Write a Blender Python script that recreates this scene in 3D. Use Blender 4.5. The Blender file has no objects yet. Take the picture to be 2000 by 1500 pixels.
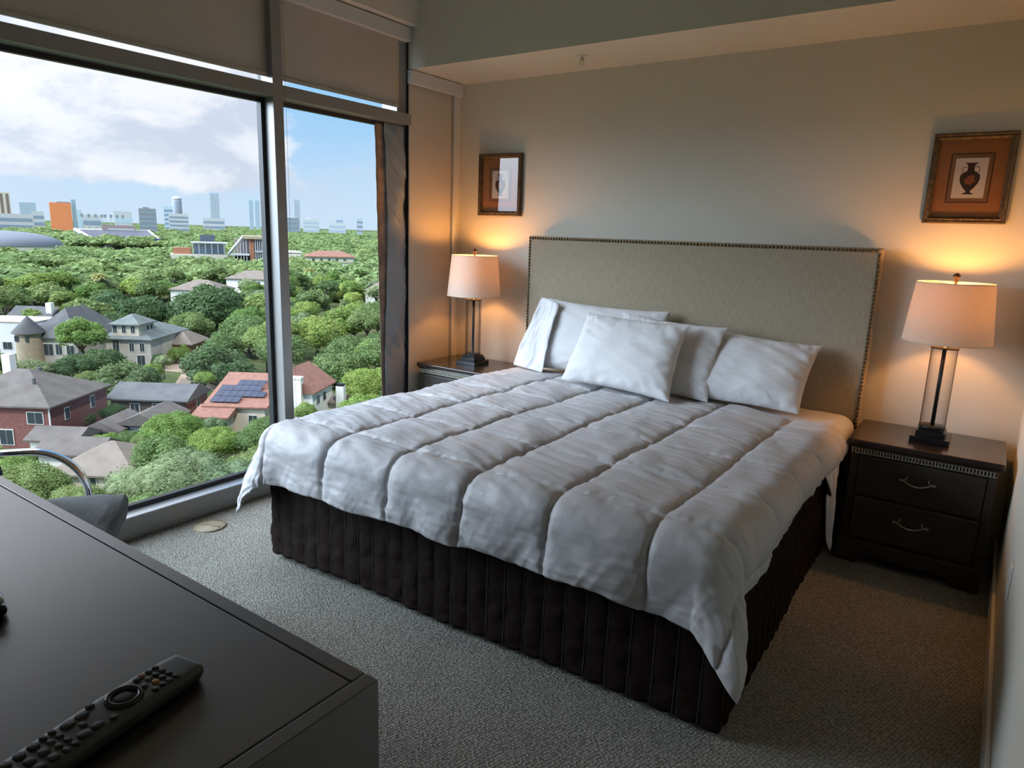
import bpy, bmesh, math, random
import numpy as np
from math import sin, cos, pi, sqrt, radians
from mathutils import Vector, Matrix, noise

COL = bpy.context.scene.collection
SC = bpy.context.scene
# ------------------------------------------------------------------ camera
CAM = Vector((3.1821, -3.8659, 1.4509))
FW = Vector((-0.55535664, 0.80410852, -0.21210488))
RT = Vector((0.8183391, 0.57380572, 0.03268205))
UP = Vector((-0.14798691, 0.15542353, 0.97670026))
cd = bpy.data.cameras.new('camera')
cam = bpy.data.objects.new('camera', cd)
COL.objects.link(cam)
cd.sensor_width = 36.0
cd.lens = 1355.6264 / 2000 * 36
cd.clip_start = 0.02
cd.clip_end = 20000
cam.matrix_world = Matrix(((RT.x, UP.x, -FW.x, CAM.x), (RT.y, UP.y, -FW.y, CAM.y), (RT.z, UP.z, -FW.z, CAM.z), (0, 0, 0, 1)))
SC.camera = cam
vs = SC.view_settings
vs.view_transform = 'Standard'
vs.look = 'None'
vs.gamma = 1
vs.use_curve_mapping = False
vs.exposure = 0.0
SC.cycles.max_bounces = 10
SC.cycles.diffuse_bounces = 6
SC.cycles.transparent_max_bounces = 16
SC.cycles.sample_clamp_indirect = 6
SC.cycles.caustics_reflective = False
SC.cycles.caustics_refractive = False

# ------------------------------------------------------------------ sky
FILL_DIR = Vector((-0.62, -0.62, 0.52)).normalized()   # unseen bright sky lobe, added to fill the room; sun lamp stands elsewhere
def build_world():
    w = bpy.data.worlds.new('sky')
    SC.world = w
    w.use_nodes = True
    nt = w.node_tree
    nt.nodes.clear()
    N = nt.nodes.new
    L = nt.links.new
    def math_(op, a, b=None, c=None, clamp=False):
        n = N('ShaderNodeMath'); n.operation = op; n.use_clamp = clamp
        for i, v in enumerate((a, b, c)):
            if v is None: continue
            if isinstance(v, (int, float)): n.inputs[i].default_value = v
            else: L(v, n.inputs[i])
        return n.outputs[0]
    def ramp(v, lo, hi):
        n = N('ShaderNodeMapRange'); n.interpolation_type = 'SMOOTHSTEP'
        L(v, n.inputs[0]); n.inputs[1].default_value = lo; n.inputs[2].default_value = hi
        return n.outputs[0]
    def mix(f, a, b):
        n = N('ShaderNodeMix'); n.data_type = 'RGBA'
        if isinstance(f, (int, float)): n.inputs[0].default_value = f
        else: L(f, n.inputs[0])
        for s, v in ((6, a), (7, b)):
            if isinstance(v, tuple): n.inputs[s].default_value = (*v, 1)
            else: L(v, n.inputs[s])
        return n.outputs[2]
    tc = N('ShaderNodeTexCoord')
    sep = N('ShaderNodeSeparateXYZ'); L(tc.outputs['Generated'], sep.inputs[0])
    X, Y, Z = sep.outputs
    hz = math_('SQRT', math_('ADD', math_('MULTIPLY', X, X), math_('MULTIPLY', Y, Y)))
    el = math_('ARCTAN2', Z, hz)
    az = math_('ARCTAN2', math_('MULTIPLY', X, -1), Y)          # 0 = +Y, positive towards -X
    comb = N('ShaderNodeCombineXYZ'); L(az, comb.inputs[0]); L(math_('MULTIPLY', el, 1.7), comb.inputs[1])
    def fbm(scale, off, det=9, rough=0.58, dist=0.0):
        m = N('ShaderNodeMapping'); L(comb.outputs[0], m.inputs[0]); m.inputs['Location'].default_value = off
        n = N('ShaderNodeTexNoise'); L(m.outputs[0], n.inputs['Vector'])
        n.inputs['Scale'].default_value = scale; n.inputs['Detail'].default_value = det
        n.inputs['Roughness'].default_value = rough; n.inputs['Distortion'].default_value = dist
        return n.outputs[0]
    base = mix(ramp(el, 0.0, 0.18), (0.60, 0.75, 0.91), (0.32, 0.60, 0.91))
    base = mix(ramp(el, 0.12, 0.5), base, (0.19, 0.44, 0.84))
    # big cumulus bank towards the left, thin puffs near the horizon on the right
    n1 = fbm(5.0, (3.1, 1.7, 0.4), 11, 0.6, 0.15)
    bank = math_('MULTIPLY', ramp(az, 0.88, 1.02), ramp(el, 0.02, 0.08))
    bias = math_('ADD', math_('MULTIPLY', bank, 0.30), -0.015)
    cut = math_('MULTIPLY', ramp(el, 0.20, 0.27), math_('SUBTRACT', 1.0, ramp(az, 0.98, 1.10)))
    bias = math_('SUBTRACT', bias, math_('MULTIPLY', cut, 0.34))
    puffs = math_('MULTIPLY', ramp(el, 0.03, 0.08), math_('SUBTRACT', 1.0, ramp(el, 0.15, 0.21)))
    bias = math_('ADD', bias, math_('MULTIPLY', puffs, 0.05))
    cov = ramp(math_('ADD', n1, bias), 0.52, 0.63)
    n2 = fbm(7.0, (9.1, 3.9, 2.0), 9, 0.6, 0.3)
    shade = ramp(math_('ADD', n2, math_('MULTIPLY', el, 0.35)), 0.42, 0.60)
    cloud = mix(shade, (0.63, 0.69, 0.82), (0.92, 0.92, 0.97))
    col = mix(cov, base, cloud)
    # low hazy bank above the skyline
    low = math_('MULTIPLY', math_('SUBTRACT', 1.0, ramp(el, 0.06, 0.17)), ramp(fbm(9.0, (1, 7, 3), 6, 0.5), 0.35, 0.75))
    col = mix(math_('MULTIPLY', low, 0.55), col, (0.60, 0.70, 0.85))
    # added fill lobe: brightens the out-of-view sky that lights the room
    dt = N('ShaderNodeVectorMath'); dt.operation = 'DOT_PRODUCT'
    L(tc.outputs['Generated'], dt.inputs[0]); dt.inputs[1].default_value = FILL_DIR
    glow = math_('POWER', math_('MAXIMUM', dt.outputs['Value'], 0.0), 6.0)
    st = math_('ADD', math_('MULTIPLY', glow, SKY_FILL), 1.08)
    col = mix(math_('MINIMUM', glow, 1.0), col, (0.73, 0.90, 1.12))
    bg = N('ShaderNodeBackground'); L(col, bg.inputs[0]); L(st, bg.inputs[1])
    out = N('ShaderNodeOutputWorld'); L(bg.outputs[0], out.inputs[0])
    w.cycles.sampling_method = 'MANUAL'
    w.cycles.sample_map_resolution = 1024
SKY_FILL = 17.5
build_world()
sd = bpy.data.lights.new('sun', 'SUN')
sd.energy = 3.3
sd.angle = radians(1.0)
sd.color = (1.0, 0.95, 0.86)
sun = bpy.data.objects.new('sun', sd)
COL.objects.link(sun)
sun.rotation_euler = Vector((0.62, -0.30, 0.95)).to_track_quat('Z', 'Y').to_euler()

# ------------------------------------------------------------------ materials
MATS = {}
def srgb(r, g, b):
    f = lambda c: (c / 255 / 12.92) if c / 255 <= 0.04045 else ((c / 255 + 0.055) / 1.055) ** 2.4
    return (f(r), f(g), f(b))
def mat(name, col, rough=0.6, metal=0.0, spec=0.5, var=None, vscale=5.0, bump=None, coord='Object', sheen=0.0, rand=0.0, vdet=4, stretch=None, translucent=0.0, coat=0.0):
    """var: second colour mixed in by noise; bump: (scale, strength, distance, kind)"""
    if name in MATS: return MATS[name]
    m = bpy.data.materials.new(name); m.use_nodes = True
    nt = m.node_tree; N = nt.nodes.new; L = nt.links.new
    b = nt.nodes['Principled BSDF']
    b.inputs['Base Color'].default_value = (*col, 1)
    b.inputs['Roughness'].default_value = rough
    b.inputs['Metallic'].default_value = metal
    b.inputs['Specular IOR Level'].default_value = spec
    if sheen: b.inputs['Sheen Weight'].default_value = sheen
    if coat: b.inputs['Coat Weight'].default_value = coat; b.inputs['Coat Roughness'].default_value = 0.15
    tc = N('ShaderNodeTexCoord'); vec = tc.outputs[coord]
    if stretch:
        mp = N('ShaderNodeMapping'); L(vec, mp.inputs[0]); mp.inputs['Scale'].default_value = stretch; vec = mp.outputs[0]
    csock = None
    if var:
        n = N('ShaderNodeTexNoise'); L(vec, n.inputs['Vector']); n.inputs['Scale'].default_value = vscale; n.inputs['Detail'].default_value = vdet
        r = N('ShaderNodeMapRange'); L(n.outputs[0], r.inputs[0]); r.inputs[1].default_value = 0.35; r.inputs[2].default_value = 0.65
        x = N('ShaderNodeMix'); x.data_type = 'RGBA'; L(r.outputs[0], x.inputs[0])
        x.inputs[6].default_value = (*col, 1); x.inputs[7].default_value = (*var, 1)
        csock = x.outputs[2]
    if rand:
        oi = N('ShaderNodeObjectInfo'); r = N('ShaderNodeMapRange'); L(oi.outputs['Random'], r.inputs[0])
        r.inputs[3].default_value = 1 - rand; r.inputs[4].default_value = 1 + rand
        h = N('ShaderNodeHueSaturation'); L(r.outputs[0], h.inputs['Value'])
        r2 = N('ShaderNodeMath'); r2.operation = 'MULTIPLY_ADD'; L(oi.outputs['Random'], r2.inputs[0]); r2.inputs[1].default_value = -0.06 * rand / 0.3; r2.inputs[2].default_value = 0.5 + 0.03 * rand / 0.3
        L(r2.outputs[0], h.inputs['Hue'])
        if csock: L(csock, h.inputs['Color'])
        else: h.inputs['Color'].default_value = (*col, 1)
        csock = h.outputs[0]
    if csock: L(csock, b.inputs['Base Color'])
    if bump:
        sc, stg, dist, kind = bump
        if kind == 'voronoi':
            n = N('ShaderNodeTexVoronoi'); o = n.outputs['Distance']
        elif kind == 'wave':
            n = N('ShaderNodeTexWave'); n.inputs['Distortion'].default_value = 1.0; o = n.outputs[1]
        elif kind == 'brick':
            n = N('ShaderNodeTexBrick'); o = n.outputs['Fac']
        else:
            n = N('ShaderNodeTexNoise'); n.inputs['Detail'].default_value = 6; o = n.outputs[0]
        L(vec, n.inputs['Vector']); n.inputs['Scale'].default_value = sc
        bn = N('ShaderNodeBump'); L(o, bn.inputs['Height']); bn.inputs['Strength'].default_value = stg; bn.inputs['Distance'].default_value = dist
        L(bn.outputs[0], b.inputs['Normal'])
    if translucent:
        t = N('ShaderNodeBsdfTranslucent')
        if csock: L(csock, t.inputs[0])
        else: t.inputs[0].default_value = (*col, 1)
        ms = N('ShaderNodeMixShader'); ms.inputs[0].default_value = translucent
        L(b.outputs[0], ms.inputs[1]); L(t.outputs[0], ms.inputs[2])
        L(ms.outputs[0], nt.nodes['Material Output'].inputs[0])
    MATS[name] = m
    return m
def glass_mat(name, tint=(0.97, 0.98, 0.99), refl=1.0, edge=None):
    m = bpy.data.materials.new(name); m.use_nodes = True
    nt = m.node_tree; nt.nodes.clear(); N = nt.nodes.new; L = nt.links.new
    t = N('ShaderNodeBsdfTransparent'); t.inputs[0].default_value = (*tint, 1)
    if edge:
        lw = N('ShaderNodeLayerWeight'); lw.inputs[0].default_value = 0.35
        x = N('ShaderNodeMix'); x.data_type = 'RGBA'; L(lw.outputs['Facing'], x.inputs[0])
        x.inputs[6].default_value = (*tint, 1); x.inputs[7].default_value = (*edge, 1); L(x.outputs[2], t.inputs[0])
    g = N('ShaderNodeBsdfGlossy'); g.inputs['Roughness'].default_value = 0.0
    g.inputs[0].default_value = (1, 1, 1, 1)
    f = N('ShaderNodeFresnel'); f.inputs[0].default_value = 1.5
    mu = N('ShaderNodeMath'); mu.operation = 'MULTIPLY'; L(f.outputs[0], mu.inputs[0]); mu.inputs[1].default_value = refl
    ge = N('ShaderNodeNewGeometry'); inv = N('ShaderNodeMath'); inv.operation = 'SUBTRACT'; inv.inputs[0].default_value = 1; L(ge.outputs['Backfacing'], inv.inputs[1])
    m2 = N('ShaderNodeMath'); m2.operation = 'MULTIPLY'; L(mu.outputs[0], m2.inputs[0]); L(inv.outputs[0], m2.inputs[1]); mu = m2
    ms = N('ShaderNodeMixShader'); L(mu.outputs[0], ms.inputs[0]); L(t.outputs[0], ms.inputs[1]); L(g.outputs[0], ms.inputs[2])
    L(ms.outputs[0], N('ShaderNodeOutputMaterial').inputs[0])
    return m
def emit_mat(name, col, s):
    m = bpy.data.materials.new(name); m.use_nodes = True
    nt = m.node_tree; nt.nodes.clear(); e = nt.nodes.new('ShaderNodeEmission')
    e.inputs[0].default_value = (*col, 1); e.inputs[1].default_value = s
    nt.links.new(e.outputs[0], nt.nodes.new('ShaderNodeOutputMaterial').inputs[0])
    return m

# ------------------------------------------------------------------ mesh helpers
class MB:
    def __init__(s): s.v = []; s.f = []; s.sm = []
    def add(s, vs_, fs_, smooth=False):
        o = len(s.v); s.v += [tuple(v) for v in vs_]
        s.f += [tuple(i + o for i in f) for f in fs_]; s.sm += [smooth] * len(fs_)
        return s
    def box(s, x0, x1, y0, y1, z0, z1, M=None):
        v = [(x, y, z) for z in (z0, z1) for x, y in ((x0, y0), (x1, y0), (x1, y1), (x0, y1))]
        if M is not None: v = [M @ Vector(p) for p in v]
        return s.add(v, [(3, 2, 1, 0), (4, 5, 6, 7), (0, 1, 5, 4), (1, 2, 6, 5), (2, 3, 7, 6), (3, 0, 4, 7)])
    def tube(s, pts, r, n=12, cap=True):
        pts = [Vector(p) for p in pts]
        R = r if isinstance(r, (list, tuple)) else [r] * len(pts)
        vs_ = []; prev = None
        for i, p in enumerate(pts):
            t = (pts[min(i + 1, len(pts) - 1)] - pts[max(i - 1, 0)]).normalized()
            if prev is None:
                a = t.cross(Vector((0, 0, 1)));
                if a.length < 1e-3: a = t.cross(Vector((1, 0, 0)))
            else: a = prev - t * prev.dot(t)
            a.normalize(); prev = a; b = t.cross(a)
            for k in range(n):
                q = 2 * pi * k / n; vs_.append(p + (a * cos(q) + b * sin(q)) * R[i])
        fs_ = [(i * n + k, i * n + (k + 1) % n, (i + 1) * n + (k + 1) % n, (i + 1) * n + k) for i in range(len(pts) - 1) for k in range(n)]
        s.add(vs_, fs_, True)
        if cap:
            o = len(s.v) - len(vs_)
            s.f += [tuple(o + k for k in reversed(range(n))), tuple(o + (len(pts) - 1) * n + k for k in range(n))]; s.sm += [False, False]
        return s
    def lathe(s, prof, c=(0, 0, 0), n=32, cap=True):
        vs_ = [(c[0] + r * cos(2 * pi * k / n), c[1] + r * sin(2 * pi * k / n), c[2] + z) for r, z in prof for k in range(n)]
        fs_ = [(i * n + k, i * n + (k + 1) % n, (i + 1) * n + (k + 1) % n, (i + 1) * n + k) for i in range(len(prof) - 1) for k in range(n)]
        o = len(s.v); s.add(vs_, fs_, True)
        if cap:
            s.f += [tuple(o + k for k in reversed(range(n))), tuple(o + (len(prof) - 1) * n + k for k in range(n))]; s.sm += [False, False]
        return s
    def prism(s, poly, M, h):
        """poly in local xy, extruded along local z by h"""
        n = len(poly); vs_ = [M @ Vector((x, y, 0)) for x, y in poly] + [M @ Vector((x, y, h)) for x, y in poly]
        return s.add(vs_, [tuple(reversed(range(n))), tuple(range(n, 2 * n))] + [(i, (i + 1) % n, n + (i + 1) % n, n + i) for i in range(n)])
    def build(s, name, m, parent=None, bevel=0, seg=2, smooth=None):
        me = bpy.data.meshes.new(name); me.from_pydata(s.v, [], s.f); me.materials.append(m)
        me.polygons.foreach_set('use_smooth', [bool(x) if smooth is None else smooth for x in s.sm])
        me.update()
        o = bpy.data.objects.new(name, me); COL.objects.link(o)
        if parent: o.parent = parent; o.matrix_parent_inverse = Matrix.Translation(-parent.location) if parent.type == 'EMPTY' and parent.get('_w') else Matrix()
        if bevel:
            b = o.modifiers.new('bevel', 'BEVEL'); b.width = bevel; b.segments = seg; b.limit_method = 'ANGLE'; b.angle_limit = radians(40)
        return o
def npmesh(name, v, f, m, parent=None, smooth=False, sub=4):
    v = np.asarray(v, np.float32); f = np.asarray(f, np.int32)
    me = bpy.data.meshes.new(name); me.vertices.add(len(v)); me.vertices.foreach_set('co', v.ravel())
    k = f.shape[1]; me.loops.add(f.size); me.loops.foreach_set('vertex_index', f.ravel())
    me.polygons.add(len(f)); me.polygons.foreach_set('loop_start', np.arange(0, f.size, k, dtype=np.int32))
    me.polygons.foreach_set('loop_total', np.full(len(f), k, np.int32))
    me.polygons.foreach_set('use_smooth', np.full(len(f), smooth))
    me.materials.append(m); me.update(); me.validate()
    o = bpy.data.objects.new(name, me); COL.objects.link(o)
    if parent: o.parent = parent
    return o
def grid(fn, nu, nv):
    v = [fn(i / (nu - 1), j / (nv - 1)) for j in range(nv) for i in range(nu)]
    f = [(j * nu + i, j * nu + i + 1, (j + 1) * nu + i + 1, (j + 1) * nu + i) for j in range(nv - 1) for i in range(nu - 1)]
    return v, f
def empty(name, loc=(0, 0, 0), rz=0, label=None, cat=None, group=None, kind=None):
    o = bpy.data.objects.new(name, None); COL.objects.link(o); o.location = loc; o.rotation_euler.z = rz
    o.empty_display_size = 0.1
    return tag(o, label, cat, group, kind)
def tag(o, label=None, cat=None, group=None, kind=None):
    if label: o['label'] = label
    if cat: o['category'] = cat
    if group: o['group'] = group
    if kind: o['kind'] = kind
    return o
def struct(o): o['kind'] = 'structure'; return o
def copy_tree(o, parent=None):
    c = o.copy(); COL.objects.link(c); c.parent = parent
    for ch in list(o.children): copy_tree(ch, c)
    return c
def ss(a, b, x):
    t = min(1, max(0, (x - a) / (b - a))); return t * t * (3 - 2 * t)
def nz(x, y, z=0.0): return noise.noise(Vector((x, y, z)))

# ------------------------------------------------------------------ colours
M_wall = mat('wall_paint', (0.64, 0.62, 0.54), 0.85, spec=0.2, bump=(160, 0.08, 0.002, 'noise'))
M_ceil = mat('ceiling_paint', (0.62, 0.61, 0.56), 0.9, spec=0.2)
M_alu = mat('window_aluminium', (0.30, 0.30, 0.295), 0.40, 0.5)
M_gasket = mat('black_gasket', (0.012, 0.013, 0.015), 0.45)
M_shade = mat('shade_fabric', (0.50, 0.46, 0.39), 0.95, spec=0.1, bump=(900, 0.15, 0.0005, 'noise'))
M_val = mat('valance_metal', (0.60, 0.60, 0.58), 0.5)
M_espresso = mat('espresso_wood', (0.016, 0.010, 0.009), 0.22, spec=0.5, var=(0.026, 0.016, 0.013), vscale=14, stretch=(1, 6, 6), coat=0.3)
M_drawer = mat('dark_drawer_wood', (0.022, 0.017, 0.014), 0.42, var=(0.034, 0.026, 0.021), vscale=12, stretch=(1, 8, 8))
M_silver = mat('antique_silver', (0.42, 0.40, 0.34), 0.38, 0.8)
M_black = mat('black_lamp_metal', (0.012, 0.012, 0.014), 0.3, 0.3)
M_white = mat('white_cotton', (0.66, 0.66, 0.66), 0.85, spec=0.15, bump=(220, 0.1, 0.001, 'noise'))
M_sheet = mat('white_sheet', (0.60, 0.595, 0.59), 0.85, spec=0.15)
M_comf = mat('comforter_sateen', (0.48, 0.475, 0.48), 0.5, spec=0.35, sheen=0.1, var=(0.45, 0.435, 0.437), vscale=1.6, bump=(26, 0.30, 0.012, 'noise'), stretch=(1.0, 2.2, 1.0))
M_skirt = mat('brown_velvet', (0.014, 0.009, 0.0068), 0.75, spec=0.06, bump=(38, 0.35, 0.010, 'noise'))
M_linen = mat('headboard_linen', (0.39, 0.335, 0.245), 0.9, spec=0.15, var=(0.32, 0.272, 0.195), vscale=190, vdet=3, stretch=(1, 1, 0.12), bump=(320, 0.3, 0.001, 'noise'))
M_nail = mat('bronze_nailheads', (0.16, 0.12, 0.07), 0.3, 0.9)

# ------------------------------------------------------------------ room shell
def carpet_mat():
    m = bpy.data.materials.new('loop_carpet'); m.use_nodes = True
    nt = m.node_tree; N = nt.nodes.new; L = nt.links.new; b = nt.nodes['Principled BSDF']
    b.inputs['Roughness'].default_value = 0.95; b.inputs['Specular IOR Level'].default_value = 0.1
    tc = N('ShaderNodeTexCoord'); mp = N('ShaderNodeMapping'); L(tc.outputs['Object'], mp.inputs[0])
    mp.inputs['Rotation'].default_value = (0, 0, radians(12)); mp.inputs['Scale'].default_value = (1, 1.5, 1)
    v = N('ShaderNodeTexVoronoi'); L(mp.outputs[0], v.inputs['Vector']); v.inputs['Scale'].default_value = 88; v.inputs['Randomness'].default_value = 0.45
    r = N('ShaderNodeMapRange'); L(v.outputs['Distance'], r.inputs[0]); r.inputs[1].default_value = 0.1; r.inputs[2].default_value = 0.62
    n = N('ShaderNodeTexNoise'); L(tc.outputs['Object'], n.inputs['Vector']); n.inputs['Scale'].default_value = 2.2; n.inputs['Detail'].default_value = 5
    x = N('ShaderNodeMix'); x.data_type = 'RGBA'; L(r.outputs[0], x.inputs[0])
    x.inputs[6].default_value = (0.40, 0.39, 0.345, 1); x.inputs[7].default_value = (0.155, 0.148, 0.125, 1)
    r2 = N('ShaderNodeMapRange'); L(n.outputs[0], r2.inputs[0]); r2.inputs[1].default_value = 0.3; r2.inputs[2].default_value = 0.7; r2.inputs[3].default_value = 0.86; r2.inputs[4].default_value = 1.08
    x2 = N('ShaderNodeMix'); x2.data_type = 'RGBA'; x2.blend_type = 'MULTIPLY'; x2.inputs[0].default_value = 1
    L(x.outputs[2], x2.inputs[6]); L(r2.outputs[0], x2.inputs[7]); L(x2.outputs[2], b.inputs['Base Color'])
    bn = N('ShaderNodeBump'); bn.invert = True; L(v.outputs['Distance'], bn.inputs['Height']); bn.inputs['Strength'].default_value = 0.7; bn.inputs['Distance'].default_value = 0.008
    L(bn.outputs[0], b.inputs['Normal'])
    return m
M_carpet = carpet_mat()
W = 3.35
struct(MB().box(-0.25, W + 0.15, -5.45, 0.15, -0.15, 0.0).build('floor', M_carpet))
struct(MB().box(-0.25, W + 0.15, -5.45, 0.15, 3.0, 3.15).build('ceiling', M_ceil))
struct(MB().box(-0.25, W + 0.15, 0.0, 0.15, 0.0, 3.0).build('wall_back', M_wall))
struct(MB().box(W, W + 0.15, -5.45, 0.0, 0.0, 3.0).build('wall_right', M_wall))
b = MB().box(-0.25, 2.72, -4.06, -3.92, 0, 3.0)
struct(b.build('wall_front', M_wall))
b = MB().box(2.58, 2.72, -5.30, -4.06, 0, 3.0).box(2.58, W, -5.45, -5.30, 0, 3.0)
struct(b.build('wall_entry', M_wall))
struct(MB().box(0.0, W, -0.507, 0.0, 2.412, 3.0).build('wall_soffit', M_wall))
struct(MB().box(-0.12, 0.10, -3.92, -0.507, 2.645, 3.0).build('wall_header', M_wall))
struct(MB().box(W - 0.014, W, -5.3, 0.0, 0, 0.10).build('baseboard_right', mat('baseboard_paint', (0.62, 0.61, 0.57), 0.5), bevel=0.004))
struct(MB().box(0.66, 2.70, -0.014, 0.0, 0, 0.10).build('baseboard_back', MATS['baseboard_paint'], bevel=0.004))
# solid end of the window wall beside the bed wall (behind the third shade)
struct(MB().box(-0.20, 0.0, -0.50, 0.0, 0, 2.412).box(0.0, 0.012, -0.055, 0.0, 0, 2.412).build('wall_left', M_wall))

# windows
M_glass = glass_mat('window_glass', (0.97, 0.985, 0.99), 0.3)
def window(name, y0, y1):
    root = struct(empty(name, (0, (y0 + y1) / 2, 0)))
    def B(part, m, boxes, bev=0.002):
        b = MB()
        for q in boxes: b.box(q[0], q[1], q[2] - root.location.y, q[3] - root.location.y, q[4], q[5])
        return b.build(part, m, root, bevel=bev)
    B('window_sill', M_alu, [(-0.13, 0.05, y0, y1, 0.0, 0.108)], 0.003)
    B('sill_cap', mat('sill_aluminium', (0.62, 0.63, 0.64), 0.28, 0.85), [(-0.03, 0.052, y0, y1, 0.108, 0.113)], 0.001)
    B('transom', M_alu, [(-0.10, 0.05, y0, y1, 2.084, 2.147)])
    B('head_rail', M_alu, [(-0.12, 0.0, y0, y1, 2.60, 2.645)])
    B('gasket', M_gasket, [(-0.06, -0.03, y0, y1, 0.108, 0.135), (-0.06, -0.025, y0, y0 + 0.02, 0.108, 2.084), (-0.06, -0.025, y1 - 0.022, y1, 0.108, 2.084), (-0.06, -0.03, y0, y1, 2.062, 2.084)], 0)
    B('glass_pane', M_glass, [(-0.052, -0.046, y0 + 0.001, y1 - 0.001, 0.11, 2.083)], 0)
    B('upper_glass_pane', M_glass, [(-0.052, -0.046, y0 + 0.001, y1 - 0.001, 2.148, 2.60)], 0)
    return root
window('window_1', -3.84, -1.525)
window('window_2', -1.465, -0.52)
struct(MB().box(-0.045, 0.05, -1.525, -1.465, 0, 2.645).build('trim_1', M_alu, bevel=0.003))
struct(MB().box(-0.075, -0.0455, -1.523, -1.467, 0, 2.645).build('trim_5', M_gasket))
struct(MB().box(-0.12, 0.05, -3.92, -3.84, 0, 2.645).build('trim_2', M_alu, bevel=0.003))
struct(MB().box(-0.12, 0.012, -0.52, -0.498, 0, 2.645).build('trim_3', M_gasket))
struct(MB().box(-0.12, 0.006, -0.602, -0.52, 2.147, 2.645).build('trim_4', M_alu))

# roller shades
def shade(name, y0, y1, ztop, zbot, x, vx, vz0, vy0, vy1, label, chain=None):
    r = empty(name, (x, (y0 + y1) / 2, zbot), 0, label, 'roller shade')
    oy = r.location.y; oz = r.location.z
    def f(u, v):
        return (0.0006 * sin(u * 9), y0 + (y1 - y0) * u - oy, (ztop - zbot) * v)
    v, fc = grid(f, 24, 20)
    b = MB(); b.add(v, fc, True); o = b.build('shade_fabric', M_shade, r)
    sm = o.modifiers.new('s', 'SOLIDIFY'); sm.thickness = 0.002
    MB().box(-0.006, 0.006, y0 - oy + 0.004, y1 - oy - 0.004, 0, 0.02).build('hem_bar', M_shade, r, bevel=0.003)
    b = MB().box(-0.09 + vx - x, vx - x, vy0 - oy, vy1 - oy, vz0 - oz, vz0 + 0.078 - oz)
    b.build('valance', M_val, r, bevel=0.003)
    if chain:
        cy, zb = chain; b = MB(); n = int((vz0 - zb) / 0.011)
        for k in range(n):
            z = vz0 - k * 0.011 - oz; ph = 0.0015
            vv = [(0.032, cy - oy - ph, z), (0.032, cy - oy + ph, z), (0.032 + 2 * ph, cy - oy, z), (0.032 - 2 * ph, cy - oy, z), (0.032, cy - oy, z + 0.004), (0.032, cy - oy, z - 0.004)]
            b.add(vv, [(0, 2, 4), (2, 1, 4), (1, 3, 4), (3, 0, 4), (2, 0, 5), (1, 2, 5), (3, 1, 5), (0, 3, 5)], True)
        b.build('bead_chain', mat('bead_chain', (0.22, 0.2, 0.17), 0.5), r)
    return r
shade('roller_shade', -3.83, -1.5253, 2.60, 2.178, 0.012, 0.048, 2.566, -3.835, -1.528, 'wide grey-beige roller shade rolled partly down over the large left window')
shade('roller_shade', -1.4655, -0.600, 2.60, 2.175, 0.020, 0.048, 2.560, -1.460, -0.522, 'grey-beige roller shade above the narrow window right of the mullion', (-1.452, 0.30))
r3 = shade('roller_shade', -0.515, -0.095, 2.39, 0.36, 0.022, 0.048, 2.33, -0.515, -0.014, 'beige roller shade pulled fully down beside the left lamp')
MB().box(0.0 - 0.01, 0.014, -0.088 - r3.location.y, -0.060 - r3.location.y, 0.05 - 0.36, 2.33 - 0.36).build('side_track', M_val, r3, bevel=0.002)
MB().tube([(0.03, -0.112 - r3.location.y, 2.33 - 0.36), (0.03, -0.112 - r3.location.y, 0.62 - 0.36)], 0.0018, 6).build('pull_cord', M_val, r3)

# foil covering at the window's right end
root = empty('foil_cover', (-0.005, -0.62, 0.136), 0, 'crinkled silver-grey foil film with brown edge strip covering the window end beside the lowered shade', 'foil cover')
def foil(u, v):
    y = 0.12 - 0.19 * (1 - u); z = 1.944 * v
    y -= 0.028 * (1 - u) * (1 - v) * 0 + 0.014 * sin(v * 7) * (1 - u)
    x = 0.014 * sin(u * pi) + 0.014 * nz(u * 1.3 + v * 2, v * 8 - u * 1.5) + 0.007 * nz(u * 2.4 + v * 9, v * 24 + u * 2) + 0.003 * nz(u * 5 + v * 20, v * 60 + u * 5)
    if v > 0.97: x *= (1 - v) / 0.03
    return (x, y, z)
v, f = grid(foil, 46, 260)
b = MB(); b.add(v, f, True)
o = b.build('foil_sheet', mat('silver_foil', (0.23, 0.27, 0.31), 0.5, 0.15, bump=(26, 0.35, 0.006, 'noise')), root)
o.modifiers.new('s', 'SOLIDIFY').thickness = 0.0008
def strip(u, v):
    y = -0.144 + 0.052 * (1 - v) * 1.0 + (0.112 - 0.040 * (1 - v)) * u; z = 1.94 * v
    return (-0.014 + 0.003 * nz(u * 4, v * 14), y + 0.004 * nz(u, v * 22, 4), z)
v, f = grid(strip, 10, 120)
b = MB(); b.add(v, f, True)
b.build('edge_strip', mat('brown_strip', (0.30, 0.20, 0.14), 0.6, var=(0.17, 0.12, 0.09), vscale=16, bump=(40, 0.5, 0.004, 'noise')), root).modifiers.new('s', 'SOLIDIFY').thickness = 0.0015

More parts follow.
